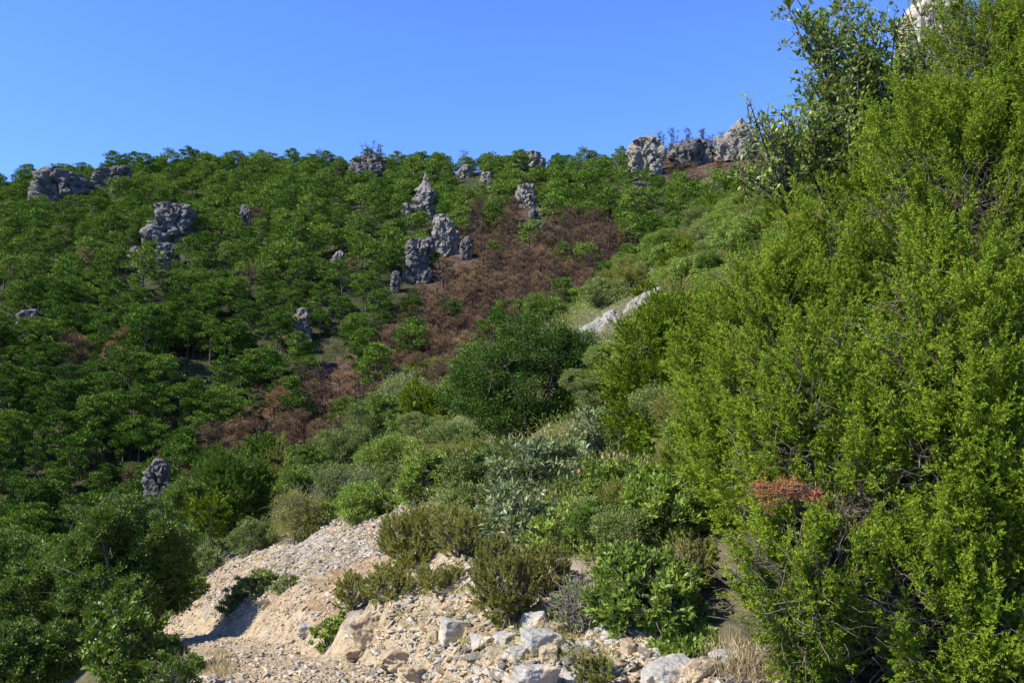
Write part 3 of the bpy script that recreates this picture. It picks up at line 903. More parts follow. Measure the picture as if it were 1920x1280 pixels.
def shrub(kind, box, label, name='shrub', cat='shrub', group='shrubs of the near slope', seed=0, n=9, lump=.42, base=None, d=None,
          nst=34, r0=None, over=None, twigs=0, deep=.85, stemmat='bark', blobs=None, own=True, pxb=None):
    rng = np.random.default_rng(seed)
    x0, y0, x1, y1 = box
    if kind == 'heath':
        w_, h_ = x1 - x0, y1 - y0
        x0 -= w_ * .08; x1 += w_ * .08; y0 -= h_ * .12; y1 += h_ * .03
    if d is None and not pxb and kind != 'heath':
        w_, h_ = (x1 - x0) * .07, (y1 - y0) * .06
        x0 -= w_; x1 += w_; y0 -= h_
    bx, by = base or ((x0 + x1) / 2, y1 - (y1 - y0) * .06)
    if d is None:
        g = G(bx, by)
        gd = g[1]
    else:
        gd = d; g = W(bx, by, d); g[2] = min(g[2], float(H(g[0], g[1], False)))
    w = (x1 - x0) / F * gd
    if pxb: blobs = [tuple(W(a, b, gd + w * .3 + dz)) + (ra / F * gd, ra / F * gd, rb / F * gd) for a, b, ra, rb, dz in pxb]
    dd = gd + (w * .25 if d is None else 0)
    bl = blobs if blobs is not None else rnd_blobs(x0, y0, x1, y1, dd, rng, n, lump, deep)
    basep = np.array([g[0], gd + w * .2, 0.]); basep[2] = float(H(basep[0], basep[1])) - .03
    if basep[2] > g[2] + w: basep = g.copy()
    root = thing(name, basep, label, cat, group)
    (V, T, t), P = foliage(bl, kind, gd, rng, over)
    obj('foliage', new_mesh('foliage', V - basep, T, M[(over or {}).get('mat', KIND[kind]['mat'])], t), root)
    r0 = r0 or min(.035, max(.012, .022 * w))
    V, T = stems(basep, P, r0, rng, nst, d=gd)
    obj('stems', new_mesh('stems', V - basep, T, M[stemmat]), root)
    if twigs:
        m = twigs
        A, N = blob_points(bl, m, rng, .2, .9)
        B_ = A + unit(N + rng.normal(size=A.shape) * .7 + [0, 0, .5]) * rng.uniform(.06, .25, (len(A), 1)) * w
        rr = max(.0022, gd / 887 * .30)
        V, T = tubes(curved(A, B_, 5, rng, .3), np.linspace(1, .5, 5)[None] * rr * np.ones((len(A), 1)), 3)
        obj('bare_twigs', new_mesh('bare_twigs', V - basep, T, M['paletwig' if kind == 'twiggy' else 'deadtwig']), root)
    return root
# ------------------------------------------------------------------ the pine wood on the far hillside
def pine_geo(seed, h=9.0, cw=3.6, npad=15, ntuft=230, burnt=False):
    """local origin at the foot. Trunk with limbs, flat pads of needles on top"""
    rng = np.random.default_rng(seed)
    lean = rng.normal(size=2) * .06 * h
    k = 6
    t = np.linspace(0, 1, k)
    tr = np.stack([lean[0] * t ** 2, lean[1] * t ** 2, h * .93 * t - 1.0 * (1 - t)], -1)
    tb = Bag()
    tb.add(*tubes(tr[None], (.19 * (1 - .75 * t) + .03)[None], 6))
    lo = .36 if not burnt else .25
    a = rng.uniform(0, 6.28) + np.arange(npad) * 2.4
    f = lo + (1 - lo) * (np.arange(npad) / (npad - 1)) ** .8
    rad = cw * np.sqrt(np.clip(1.02 - ((f - .56) / .5) ** 2, .02, 1)) * rng.uniform(.45, 1.0, npad)
    rad[-1] *= .2
    c = np.stack([np.cos(a) * rad, np.sin(a) * rad, f * h + rng.normal(size=npad) * .2], -1)
    c[:, :2] += lean * (f ** 2)[:, None]
    A = np.stack([lean[0] * f ** 2, lean[1] * f ** 2, (f - .10) * h], -1)
    tb.add(*tubes(curved(A, c, 5, rng, .12, .06), np.linspace(.075, .03, 5)[None] * np.ones((npad, 1)), 4))
    if burnt:
        m = npad * 9
        i = rng.integers(0, npad, m)
        q = c[i] + rng.normal(size=(m, 3)) * [.7, .7, .45]
        tb.add(*tubes(curved(A[i] * .35 + c[i] * .65, q, 4, rng, .2), np.linspace(.035, .018, 4)[None] * np.ones((m, 1)), 3))
    nt = int(npad * ntuft)
    i = rng.integers(0, npad, nt)
    pr = (rng.uniform(.85, 1.45, npad) * cw / 3.4)[i]
    u = unit(rng.normal(size=(nt, 3))) * (rng.random(nt) ** .4)[:, None]
    P = c[i] + u * np.stack([pr, pr, pr * (.42 if not burnt else .75)], -1)
    D = unit(u * [1, 1, .5] + [0, 0, .55] + rng.normal(size=u.shape) * .35)
    Nf = unit(rng.normal(size=u.shape) * .6 + [0, 0, .7])
    tint = np.clip(.45 + (rng.normal(size=npad) * .06)[i] + rng.normal(size=nt) * .11, 0, 1)
    s = rng.uniform(.38, .62, nt) * (1 if not burnt else .75)
    lf = leaves(P, D, Nf, s, s * (.30 if not burnt else .15), tint)
    return (np.concatenate(tb.V), np.concatenate(tb.T)), lf

NPV = 9
PINE = [pine_geo(50 + k, h=[8.5, 9.5, 7.2, 8.8, 10, 7.6, 6.6, 9.0, 8.0][k], cw=[3.5, 3.3, 3.4, 3.9, 3.2, 3.7, 2.8, 3.0, 3.6][k],
                 npad=[16, 18, 13, 17, 18, 14, 12, 15, 16][k]) for k in range(NPV)]
PM = [(new_mesh('trunk', a[0], a[1], M['pinebark']), new_mesh('crown', b[0], b[1], M['pine'], b[2])) for a, b in PINE]
BUR = [pine_geo(80 + k, h=[7.5, 8.5, 6.5, 8, 7, 9][k], cw=[2.8, 2.6, 3.0, 2.6, 2.4, 2.2][k], npad=13, ntuft=[130, 90, 170, 40, 190, 10][k], burnt=True) for k in range(6)]
BM = [(new_mesh('trunk', a[0], a[1], M['char']), new_mesh('crown', b[0], b[1], M['burnt'], b[2])) for a, b in BUR]

rt = np.random.default_rng(5)
cs = 5.7
gx, gy = np.meshgrid(np.arange(-290, 175, cs), np.arange(100, 440, cs), indexing='ij')
gx = (gx + rt.uniform(-.42, .42, gx.shape) * cs).ravel(); gy = (gy + rt.uniform(-.42, .42, gy.shape) * cs).ravel()
# the scorched patch is thicker with thin trees
bx_, by_ = np.meshgrid(np.arange(-120, 130, 4.6), np.arange(120, 400, 4.6), indexing='ij')
bx_ = (bx_ + rt.uniform(-.4, .4, bx_.shape) * 4.6).ravel(); by_ = (by_ + rt.uniform(-.4, .4, by_.shape) * 4.6).ravel()
ax_, ay_ = proj(np.stack([bx_, by_, H(bx_, by_) + 4], -1))
k_ = inpoly(ax_, ay_, BURNT)
gx = np.concatenate([gx, bx_[k_]]); gy = np.concatenate([gy, by_[k_]])
# and the lowest part of the wood, nearest the camera, is closed
bx_, by_ = np.meshgrid(np.arange(-130, -20, 6.2), np.arange(104, 215, 6.2), indexing='ij')
bx_ = (bx_ + rt.uniform(-.4, .4, bx_.shape) * 6).ravel(); by_ = (by_ + rt.uniform(-.4, .4, by_.shape) * 6).ravel()
k_ = rt.random(len(bx_)) < .75
gx = np.concatenate([gx, bx_[k_]]); gy = np.concatenate([gy, by_[k_]])
gz = H(gx, gy)
far = (far_hill(gx, gy) > near_plane(gx, gy) + .5)
px, py = proj(np.stack([gx, gy, gz + 4], -1))
inf = (px > -45) & (px < 1560) & (py < 1120) & far
gx, gy, gz, px, py = [q[inf] for q in (gx, gy, gz, px, py)]
# in sight? compare the tree's top with the land in front of it
vis = np.ones(len(gx), bool)
for f in np.linspace(.05, .97, 60):
    vis &= (gz + 9) * f > H(gx * f, gy * f, False)
gx, gy, gz, px, py = [q[vis] for q in (gx, gy, gz, px, py)]
keep = np.ones(len(gx), bool)
hp = 7.0 / gy * F; wp = 2.6 / gy * F
for (x0, y0, x1, y1, dd) in CRAGBOX:
    if dd < 100: continue
    hit = (px + wp * .6 > x0) & (px - wp * .6 < x1) & (py - hp * .62 < y0 * .15 + y1 * .85) & (py + hp * .5 > y0) & (gy < dd + 2)
    keep &= ~hit
keep &= rt.random(len(gx)) > .06
gx, gy, gz, px, py = [q[keep] for q in (gx, gy, gz, px, py)]
bpy_ = proj(np.stack([gx, gy, gz + 6.5], -1))[1]
burn = inpoly(px, bpy_, BURNT) | (inpoly(px, py, BURNT) & (px > 500)) | inpoly(px, py, BURNT2)
nz = n2(gx, gy, 1 / 22., 91, 2)
rnd = rt.random(len(gx))
burn = np.where(burn, rnd > np.where(nz > .3, .22, .05), (rnd < .035) | ((nz > .40) & (py > 560) & (rnd < .5)))
burn |= inpoly(px, py, [(1240, 250), (1345, 245), (1345, 300), (1240, 300)])
FARM = [(347, 708, 'the narrow grey rock'), (390, 695, 'the tiny rock of the lower wood'), (565, 605, 'the sunlit rock tooth'), (622, 668, 'the squat rock'), (88, 740, 'the tiny low stone'),
        (58, 592, 'the flat bluish rock'), (295, 890, 'the grey rock tower'), (20, 960, 'the wide bush at the left edge'), (225, 925, 'the top of the round dark bush'), (20, 820, 'the left picture edge halfway down'),
        (430, 920, 'the dark leaning juniper'), (570, 840, 'the dark upright slope bush'), (650, 770, 'the green bush on the slope line'), (775, 690, 'the flat bright green mat'),
        (320, 420, 'the largest dark grey crag'), (830, 440, 'the broad crag at the burnt edge'), (785, 485, 'the rough crag under the broad one'), (872, 465, 'the small rock in scorched trees'),
        (1005, 410, 'the lower rock above the burnt patch'), (985, 365, 'the upper rock above the burnt patch'), (1000, 600, 'the top of the biggest dark oak'), (740, 525, 'the thin rock left of the burnt patch'),
        (1140, 500, 'the dark mound on the slope edge'), (1212, 290, 'the rounded ridge cliff'), (1385, 260, 'the wedge shaped ridge rock'), (1195, 352, 'the small rock under the ridge cliff'), (180, 800, 'the open wood at middle left')]
order = np.argsort(gy)
ngreen = nburn = 0
rest = []; restb = []
sc_all = np.clip(.88 + .2 * rt.normal(size=len(gx)) + .18 * n2(gx, gy, 1 / 30., 55, 2), .42, 1.4); rot_all = rt.uniform(0, 6.283, len(gx)); var_all = rt.integers(0, 100, len(gx))
SKY = []
for i in order:
    s, r, v = sc_all[i], rot_all[i], var_all[i]
    if burn[i]: s *= 1.0
    if burn[i] and nburn < 300:
        nburn += 1
        b = v % 6
        lb = ['half bare brown', 'thin brown', 'bushy brown', 'nearly bare dark', 'full rusty brown', 'bare black'][b] + ' burnt pine ' + where(px[i], py[i], FARM, 40)
        e = thing('burnt_pine', (gx[i], gy[i], gz[i]), lb, 'burnt tree', 'scorched pines on the hillside')
        obj('trunk', BM[b][0], e); obj('crown', BM[b][1], e)
    elif not burn[i] and ngreen < 300:
        ngreen += 1
        b = v % NPV
        lb = ('small' if s < .78 else 'big' if s > 1.0 else 'middling') + ' green pine ' + where(px[i], py[i], FARM, 45)
        e = thing('pine_tree', (gx[i], gy[i], gz[i]), lb, 'pine tree', 'green pines on the far hillside')
        obj('trunk', PM[b][0], e); obj('crown', PM[b][1], e)
    else:
        (restb if burn[i] else rest).append((i, s, r, v)); continue
    e.scale = (s, s, s * rt.uniform(.9, 1.1)); e.rotation_euler = (0, 0, r)
def forest(lst, geos, name, label, mats, thin):
    tb, lb_ = Bag(), Bag()
    for i, s, r, v in lst:
        (tv, tt), (lv, lt, lti) = geos[v % len(geos)]
        c, s_ = math.cos(r), math.sin(r)
        Rm = np.array([[c, s_, 0], [-s_, c, 0], [0, 0, 1]]) * s
        o_ = np.array([gx[i], gy[i], gz[i]])
        tb.add(tv @ Rm + o_, tt)
        if gy[i] > 215:          # far ones: fewer, larger tufts
            n4 = len(lv) // 4; pick = (np.arange(n4) % 2 == 0)
            q4 = lv.reshape(n4, 4, 3)[pick]; q4 = (q4 - q4[:, :1]) * 1.3 + q4[:, :1]
            lv = q4.reshape(-1, 3); b4_ = (np.arange(len(q4)) * 4)[:, None]
            lt = np.concatenate([b4_ + [0, 1, 2], b4_ + [0, 2, 3]], 1).reshape(-1, 3); lti = np.repeat(lti.reshape(n4, 2)[pick, 0], 2)
        lb_.add(lv @ Rm + o_, lt, np.clip(lti + (v / 100 - .5) * .5, 0, 1))
    root = tag(obj(name, lb_.mesh(name, mats[0])), label, 'pine wood', kind='stuff')
    obj('trunks', tb.mesh('trunks', mats[1]), root)
forest(rest, PINE, 'pine_forest', 'dense green pine wood covering the upper far hillside up to the ridge', (M['pine'], M['pinebark']), 1)
if restb: forest(restb, BUR, 'burnt_forest', 'farther scorched brown trees of the burnt hillside', (M['burnt'], M['char']), 1)

# low scrub between the pines
def low_scrub(n, burnt, name, label, mat):
    x = rt.uniform(-290, 150, n * 3); y = rt.uniform(105, 430, n * 3)
    z = H(x, y)
    far = far_hill(x, y) > near_plane(x, y)
    a, b = proj(np.stack([x, y, z], -1))
    bb = inpoly(a, b, BURNT) | inpoly(a, b, BURNT2)
    k = far & (a > -30) & (a < 1500) & (bb == burnt) & (n2(x, y, 1 / 9., 14, 2) > -.15)
    x, y, z = x[k][:n], y[k][:n], z[k][:n]
    m = 26
    r = np.repeat(rt.uniform(.5, 1.3, len(x)), m)
    u = unit(rt.normal(size=(len(x) * m, 3))); u[:, 2] = np.abs(u[:, 2])
    P = np.repeat(np.stack([x, y, z], -1), m, 0) + u * (r * rt.random(len(r)) ** .4)[:, None] * [1, 1, .8]
    t = np.repeat(rt.normal(size=len(x)) * .2, m) + rt.normal(size=len(P)) * .1 + .5
    V, T, ti = leaves(P, unit(u + rt.normal(size=u.shape) * .4), unit(rt.normal(size=u.shape) + [0, 0, .7]), .42, .2, np.clip(t, 0, 1))
    tag(obj(name, new_mesh(name, V, T, mat, ti)), label, 'undergrowth', kind='stuff')
low_scrub(3600, False, 'undergrowth', 'low green scrub between the pines', M['scrub'])
low_scrub(1500, True, 'burnt_scrub', 'scorched low brush on the burnt ground', M['burnt'])

# bare dead trees standing on the skyline
def bare_tree(px_, py_, hpx, label, seed, mat='char'):
    g = None; y = py_
    while g is None and y < 420:
        g = G(px_, y, 60); y += 2
    d = g[1]; h = hpx / F * d
    rng = np.random.default_rng(seed)
    top = W(px_, py_ - hpx, d) - g
    k = 6
    m = 5
    base = np.zeros((m, 3)); tip = top + rng.normal(size=(m, 3)) * [h * .25, h * .25, h * .08]
    main = curved(base, tip, k, rng, .1)
    e = thing('bare_tree', g, label, 'dead tree', 'bare dead trees on the skyline')
    obj('trunk', new_mesh('trunk', *tubes(main, np.linspace(.16, .05, k)[None] * np.ones((m, 1)), 5), M[mat]), e)
    n = 110
    A = main[:, 2:].reshape(-1, 3)[rng.integers(0, m * 4, n)]
    B_ = A + unit(rng.normal(size=(n, 3)) + [0, 0, .5]) * h * rng.uniform(.12, .42, (n, 1))
    p = curved(A, B_, 5, rng, .2)
    A2_ = p[:, 2:].reshape(-1, 3)[rng.integers(0, n * 3, 200)]
    p2 = curved(A2_, A2_ + unit(rng.normal(size=(200, 3)) + [0, 0, .4]) * h * .15, 5, rng, .2)
    pp = np.concatenate([p, p2])
    obj('branches', new_mesh('branches', *tubes(pp, np.linspace(.06, .03, 5)[None] * np.ones((len(pp), 1)), 3), M[mat]), e)
bare_tree(600, 312, 26, 'bare dark tree alone on the skyline left of the centre', 1)
bare_tree(622, 312, 18, 'smaller bare tree just right of the lone bare tree', 2)
bare_tree(690, 298, 24, 'bare tree on top of the dark skyline rock', 3)
bare_tree(712, 298, 20, 'bare tree at the right end of the dark skyline rock', 4)
bare_tree(1262, 268, 22, 'bare brush tree above the low ridge cliff', 5)
bare_tree(1290, 264, 20, 'second bare brush tree above the low ridge cliff', 6)
bare_tree(1318, 266, 20, 'bare brush tree left of the wedge shaped ridge rock', 7)
bare_tree(1240, 270, 18, 'bare brush tree right of the rounded ridge cliff', 8)

# ------------------------------------------------------------------ shrubs of the near slope
S = []
def A(kind, box, label, **k):
    S.append((kind, box, label, k))
# left hand thicket beyond the path
A('broad', (95, 930, 355, 1200), 'largest round dark green bush left of the path bend', d=9.4, base=(240, 1185), n=26, lump=.25, twigs=260, nst=60, r0=.06, over=dict(cover=3.2))
A('broad', (-130, 985, 150, 1235), 'wide green bush filling the left edge behind the round bush', d=10.4, base=(20, 1225), n=24, lump=.26, nst=40, over=dict(cover=3.0))
A('bright', (120, 1130, 330, 1300), 'leafy light green shrub in front of the round dark bush, bottom left', d=6.6, base=(230, 1300), n=12, over=dict(L=.05, W=.026, cover=1.7, mat='broad'), twigs=120)
A('broad', (-60, 1165, 130, 1330), 'shaded green bush in the bottom left corner', d=6.9, base=(40, 1330), n=10, twigs=120)
A('grey', (240, 1225, 370, 1310), 'thin sprawling green stems at the left rim of the path', d=5.7, base=(300, 1300), n=7, twigs=90, over=dict(mat='broad', cover=1.0))
# plants on the bank above the path
A('bright', (328, 1082, 382, 1138), 'small leafy green tuft right behind the round dark bush', n=5, over=dict(mat='juniper'))
A('grey', (345, 1030, 415, 1090), 'olive feathery shrub on the bank above the small tuft', n=5)
A('broad', (425, 1072, 512, 1135), 'spreading dark leafed plant on the bank over the shadowed path', n=6, over=dict(mat='greyleaf', cover=1.7, L=.045, W=.02))
A('grey', (505, 1080, 555, 1115), 'low grey-green cushion right of the spreading dark plant', n=4)
A('bright', (408, 1115, 450, 1165), 'short green weeds hanging over the cut bank', n=4, over=dict(mat='greyleaf'))
A('bright', (578, 1160, 640, 1232), 'green weeds growing at the right edge of the path', n=5, over=dict(cover=1.1))
A('heath', (625, 1085, 700, 1150), 'left low olive heath clump above the jagged ledge', n=5)
A('heath', (690, 1065, 775, 1135), 'right low olive heath clump above the jagged ledge', n=6)
A('heath', (722, 965, 830, 1082), 'big olive yellow heath bush in the middle of the bare slope', n=9, twigs=160)
A('heath', (815, 950, 905, 1060), 'olive heath bush right behind the biggest one', n=8, twigs=120)
A('heath', (775, 1068, 868, 1122), 'low dull heath in front of the two olive bushes', n=6, twigs=80)
A('heath', (890, 1035, 1010, 1185), 'tall straggly olive heath with brown stems by the rock pile', n=9, twigs=420)
A('heath', (975, 1020, 1065, 1125), 'brownish olive heath behind the rock pile', n=7, twigs=240)
A('twiggy', (1035, 1080, 1165, 1205), 'tangle of bare grey twigs right of the rock pile', n=6, twigs=520)
A('heath', (1078, 1230, 1160, 1300), 'short olive heath tuft at the bottom edge', n=5)
A('heath', (1020, 1125, 1070, 1165), 'tiny olive heath tuft on the pale block', n=3)
A('bright', (1120, 1040, 1330, 1225), 'bright glossy green shrub beside the juniper foot', n=14, twigs=200, over=dict(L=.045, W=.017, cover=2.4))
A('heath', (1245, 1015, 1345, 1130), 'straw coloured heath squeezed between glossy shrub and juniper', n=7, twigs=120, d=4.6)
A('bright', (1150, 1170, 1370, 1260), 'low bright green foliage over the bottom stones', n=9, d=4.0, over=dict(L=.04, W=.015, cover=1.8))
A('bright', (1180, 865, 1335, 1050), 'upper glossy green shrub against the left side of the juniper', n=12, over=dict(L=.045, W=.017, cover=2.6))
A('bright', (1080, 870, 1215, 1010), 'light yellow-green shrub in the middle of the thicket', n=9, twigs=80)
A('silver', (925, 815, 1110, 960), 'wide silvery leaved shrub in the centre of the thicket', n=11, twigs=120)
A('silver', (1085, 765, 1205, 880), 'silvery leaved shrub below the yellow-green juniper', n=9)
A('silver', (895, 905, 1050, 1040), 'blue-green long leaved shrub with arching dark branches', n=9, twigs=160, over=dict(cover=1.2), r0=.03)
A('bright', (985, 950, 1130, 1060), 'open pale green bush under the arching branches', n=8, twigs=160, over=dict(cover=1.2))
# middle of the slope
A('bright', (745, 835, 850, 955), 'small mastic tree with a dark forked trunk at the top of the scree', name='small_tree', cat='small tree', n=10, lump=.38, r0=.045, base=(793, 952), over=dict(cover=2.0))
A('bright', (625, 915, 745, 985), 'low bright green shrub on the upper rim of the scree', n=8)
A('bright', (835, 835, 935, 935), 'mid green shrub right of the small mastic tree', n=8, over=dict(mat='greyleaf'))
A('grey', (835, 910, 935, 985), 'grey-green brush behind the olive heaths', n=7)
A('twiggy', (500, 925, 610, 1030), 'grey brown twiggy brush at the left end of the scree', n=8, twigs=520, over=dict(cover=.6, mat='heath'))
A('grey', (375, 975, 450, 1052), 'grey-green bush at the slope edge behind the bank', n=7)
A('grey', (425, 975, 510, 1050), 'bluish grey-green shrub under the small dark oak bush', n=7)
A('broad', (410, 945, 505, 1000), 'small dark green oak bush below the leaning juniper', n=7)
A('juniper', (345, 845, 500, 995), 'dark leaning juniper with sweeping plumes at the slope edge', name='juniper', cat='juniper', n=12, d=17.5)
A('juniper', (430, 812, 540, 920), 'upper crown of dark juniper right of the leaning one', name='juniper', cat='juniper', n=9, d=19.5)
A('bright', (295, 885, 385, 980), 'green bush hiding the foot of the grey rock tower', n=7, d=16.5, over=dict(mat='broad'))
A('juniper', (345, 920, 430, 1010), 'lighter juniper in front of the dark leaning juniper', name='juniper', cat='juniper', n=7, d=16.0, over=dict(mat='juniper'))
A('heath', (492, 825, 550, 935), 'narrow olive bush left of the dark upright bush', n=6, d=19, over=dict(cover=2))
A('broad', (530, 830, 615, 930), 'dark upright bush at the slope edge', n=8, d=18.5)
A('grey', (585, 800, 690, 905), 'pale grey-green bush right of the dark upright bush', n=8)
A('twiggy', (590, 880, 700, 960), 'pale bare brush above the scree', n=7, twigs=420, over=dict(cover=.7))
A('bright', (590, 765, 680, 835), 'green bush on the slope skyline', n=7, over=dict(mat='broad'))
A('grey', (650, 745, 765, 840), 'large grey-green bush on the slope skyline left of the dome juniper', n=9)
A('bright', (665, 815, 770, 900), 'fresh green bush between pale brushes', n=8)
A('grey', (700, 870, 775, 935), 'grey-green bush just behind the small mastic tree', n=6)
A('twiggy', (705, 690, 805, 790), 'silver grey dead brush above the dome juniper', n=7, twigs=380, over=dict(cover=.7))
A('juniper', (752, 722, 862, 812), 'dome shaped golden green juniper left of the big dark oak', name='juniper', cat='juniper', n=9, over=dict(mat='juniper', cover=2.8))
A('bright', (745, 672, 850, 735), 'flat bright green mat above the dome juniper', n=8, over=dict(mat='bright'))
A('grey', (790, 795, 900, 870), 'olive grey low brush under the dome juniper', n=7)
A('bright', (840, 690, 905, 770), 'green shrub between dome juniper and the big dark oak', n=7, over=dict(mat='broad'))
# big evergreen oak
A('broad', (880, 575, 1135, 850), 'biggest dark evergreen oak in the centre of the slope', name='oak_tree', cat='oak tree', n=18, lump=.33, base=(1000, 822), twigs=420, pxb=[(1000, 665, 75, 55, 0), (930, 700, 66, 52, .1), (868, 735, 45, 45, .3), (1082, 700, 52, 70, 0), (1005, 725, 90, 75, .1), (925, 762, 45, 48, 0), (1092, 655, 36, 36, .2), (975, 628, 40, 28, .1), (1050, 785, 52, 45, 0), (960, 800, 45, 35, 0), (1035, 640, 40, 30, .2)], nst=70, r0=.03, stemmat='char', over=dict(cover=3.8, mat='darkoak'))
A('broad', (845, 640, 945, 800), 'left shoulder oak merging with the biggest dark oak', name='oak_tree', cat='oak tree', n=9, base=(885, 790), r0=.03, over=dict(cover=2.2))
A('juniper', (1150, 575, 1330, 870), 'clumpy yellow-green juniper left of the giant juniper', name='juniper', cat='juniper', n=26, lump=.33, d=7.2, base=(1235, 860), nst=60, twigs=200, over=dict(mat='juniper', cover=5.0, cr=.085, W=.008, L=.034, nl=44), pxb=[(1205, 640, 50, 42, 0), (1255, 600, 58, 42, .1), (1178, 705, 36, 42, 0), (1235, 715, 62, 60, -.05), (1275, 665, 60, 60, .1), (1190, 785, 44, 42, 0), (1262, 800, 62, 62, -.1), (1310, 610, 45, 60, .2), (1215, 845, 40, 28, 0), (1165, 745, 26, 34, .1)])
A('juniper', (1180, 760, 1320, 880), 'low skirt juniper under the clumpy one', name='juniper', cat='juniper', n=9, lump=.3, d=6.9, over=dict(mat='juniper', cover=2))
# upper slope line
UP = [((985, 548, 1075, 620), 'bright', 'broad'), ((1040, 540, 1100, 585), 'bright', 'bright'), ((1100, 520, 1180, 580), 'grey', 'greyleaf'),
      ((1150, 480, 1232, 535), 'bright', 'bright'), ((1185, 530, 1240, 565), 'juniper', 'juniper'), ((1215, 500, 1290, 545), 'bright', 'bright'),
      ((1105, 500, 1170, 545), 'juniper', 'juniper_dark'), ((1225, 455, 1300, 510), 'bright', 'bright'), ((1270, 470, 1360, 540), 'grey', 'greyleaf'),
      ((1290, 420, 1370, 480), 'bright', 'bright'), ((1340, 390, 1420, 450), 'bright', 'broad'), ((1370, 350, 1450, 420), 'grey', 'greyleaf'),
      ((1330, 440, 1410, 500), 'bright', 'bright'), ((925, 560, 1000, 620), 'broad', 'broad'), ((1400, 330, 1480, 400), 'grey', 'greyleaf'),
      ]
UL = ['above the big oak', 'right above the big oak top', 'left above the rock slabs', 'bright mound on the upper slope edge', 'between the two rock slabs',
      'right of the bright mound', 'dark mound on the slope edge', 'leafy mound higher up the slope edge', 'pale mound behind the giant juniper', 'fresh green mound higher up the slope',
      'dark slope top mound', 'pale mound close under the wild twigs', 'green mound among pale ones', 'left above the big oak', 'highest pale mound by the juniper']
for (b, k, m_), t_ in zip(UP, UL):
    A(k, b, 'distant slope shrub ' + t_, n=6, over=dict(mat=m_, cover=2.2), nst=12)

for i, (kind, box, label, k) in enumerate(S):
    shrub(kind, box, label, seed=1000 + i, **k)

# countless small bushes filling the slope between the named ones
FILLP = [(395, 960), (520, 880), (640, 800), (720, 735), (840, 700), (1000, 600), (1160, 530), (1300, 440), (1440, 360), (1500, 310), (1580, 310), (1560, 700), (1330, 1000),
         (1180, 1080), (900, 1000), (800, 950), (620, 985), (500, 1010)]
fk = [('bright', 'bright'), ('grey', 'greyleaf'), ('heath', 'heath'), ('bright', 'broad'), ('bright', 'bright'), ('juniper', 'juniper')]
FL = {'bright': 'small fresh green bush among the slope thicket', 'greyleaf': 'small grey-green bush among the slope thicket', 'heath': 'small olive heath among the slope thicket',
      'broad': 'small dark green bush among the slope thicket', 'juniper': 'small yellow-green juniper among the slope thicket'}
rf = np.random.default_rng(31)
proto = {}
for q in range(len(fk)):
    for v in range(4):
        kind, mt = fk[q]
        rng = np.random.default_rng(600 + q * 4 + v)
        bl = [(0, 0, .36, .36, .36, .32)] + [(math.cos(a) * r_, math.sin(a) * r_, .22 + .5 * z_, s_, s_, s_ * .9) for a, r_, z_, s_ in zip(rng.uniform(0, 6.28, 9), rng.uniform(.2, .62, 9), rng.random(9), rng.uniform(.14, .26, 9))]
        saveH = H
        K = dict(KIND[kind]); 
        H_ = H
        def H(x, y, detail=True): return np.full(np.shape(x), -.05)
        (V, T, t), P = foliage(bl, kind, 11, rng, dict(cover=K['cover'] * 1.1))
        V2, T2 = stems(np.array([0, 0, -.05]), P, .03, rng, 16, d=14)
        H = H_
        proto[q, v] = (new_mesh('foliage', V, T, M[mt], t), new_mesh('stems', V2, T2, M['bark']), mt)
cnt = 0
NEARM = [(808, 766, 'the dome shaped juniper'), (1000, 720, 'the biggest dark oak'), (795, 890, 'the small mastic tree'), (1125, 612, 'the lower pale slab'), (1215, 560, 'the upper pale slab'),
         (1015, 890, 'the wide silvery shrub'), (1230, 720, 'the clumpy yellow-green juniper'), (430, 920, 'the dark leaning juniper'), (776, 1020, 'the biggest olive heath'), (570, 880, 'the dark upright bush'),
         (555, 980, 'the grey brown twiggy brush'), (800, 700, 'the flat bright green mat'), (1190, 505, 'the bright mound on the slope edge'), (1140, 525, 'the dark mound on the slope edge'),
         (1380, 420, 'the dark slope top mound'), (650, 860, 'the pale grey-green bush'), (1260, 960, 'the upper glossy shrub'), (685, 950, 'the shrub on the scree rim'), (1330, 620, 'the giant juniper')]
NB = [b for k_, b, l_, o_ in S if not l_.startswith('distant')]
while cnt < 290:
    px_, py_ = rf.uniform(395, 1580), rf.uniform(310, 1080)
    if not inpoly(px_, py_, FILLP): continue
    if any(b[0] + 14 < px_ < b[2] - 14 and b[1] + 6 < py_ < b[3] + 4 for b in NB): continue
    if inpoly(px_, py_ - 8, [(1040, 690), (1050, 620), (1090, 580), (1170, 550), (1270, 495), (1300, 560), (1200, 660), (1130, 710)]): continue
    g = G(px_, py_)
    if g is None or g[1] > 135: continue
    q, v = rf.integers(len(fk)), rf.integers(4)
    f, s_, mt = proto[q, v]
    size = rf.uniform(.7, 1.5) * (.32 + .030 * g[1])
    e = thing('bush', g, FL[mt].split(' among')[0] + ' ' + where(px_, py_, NEARM, 60), 'bush', 'small bushes filling the slope thicket')
    obj('foliage', f, e); obj('stems', s_, e)
    e.scale = (size, size, size * rf.uniform(.7, 1)); e.rotation_euler = (0, 0, rf.uniform(0, 6.28))
    cnt += 1
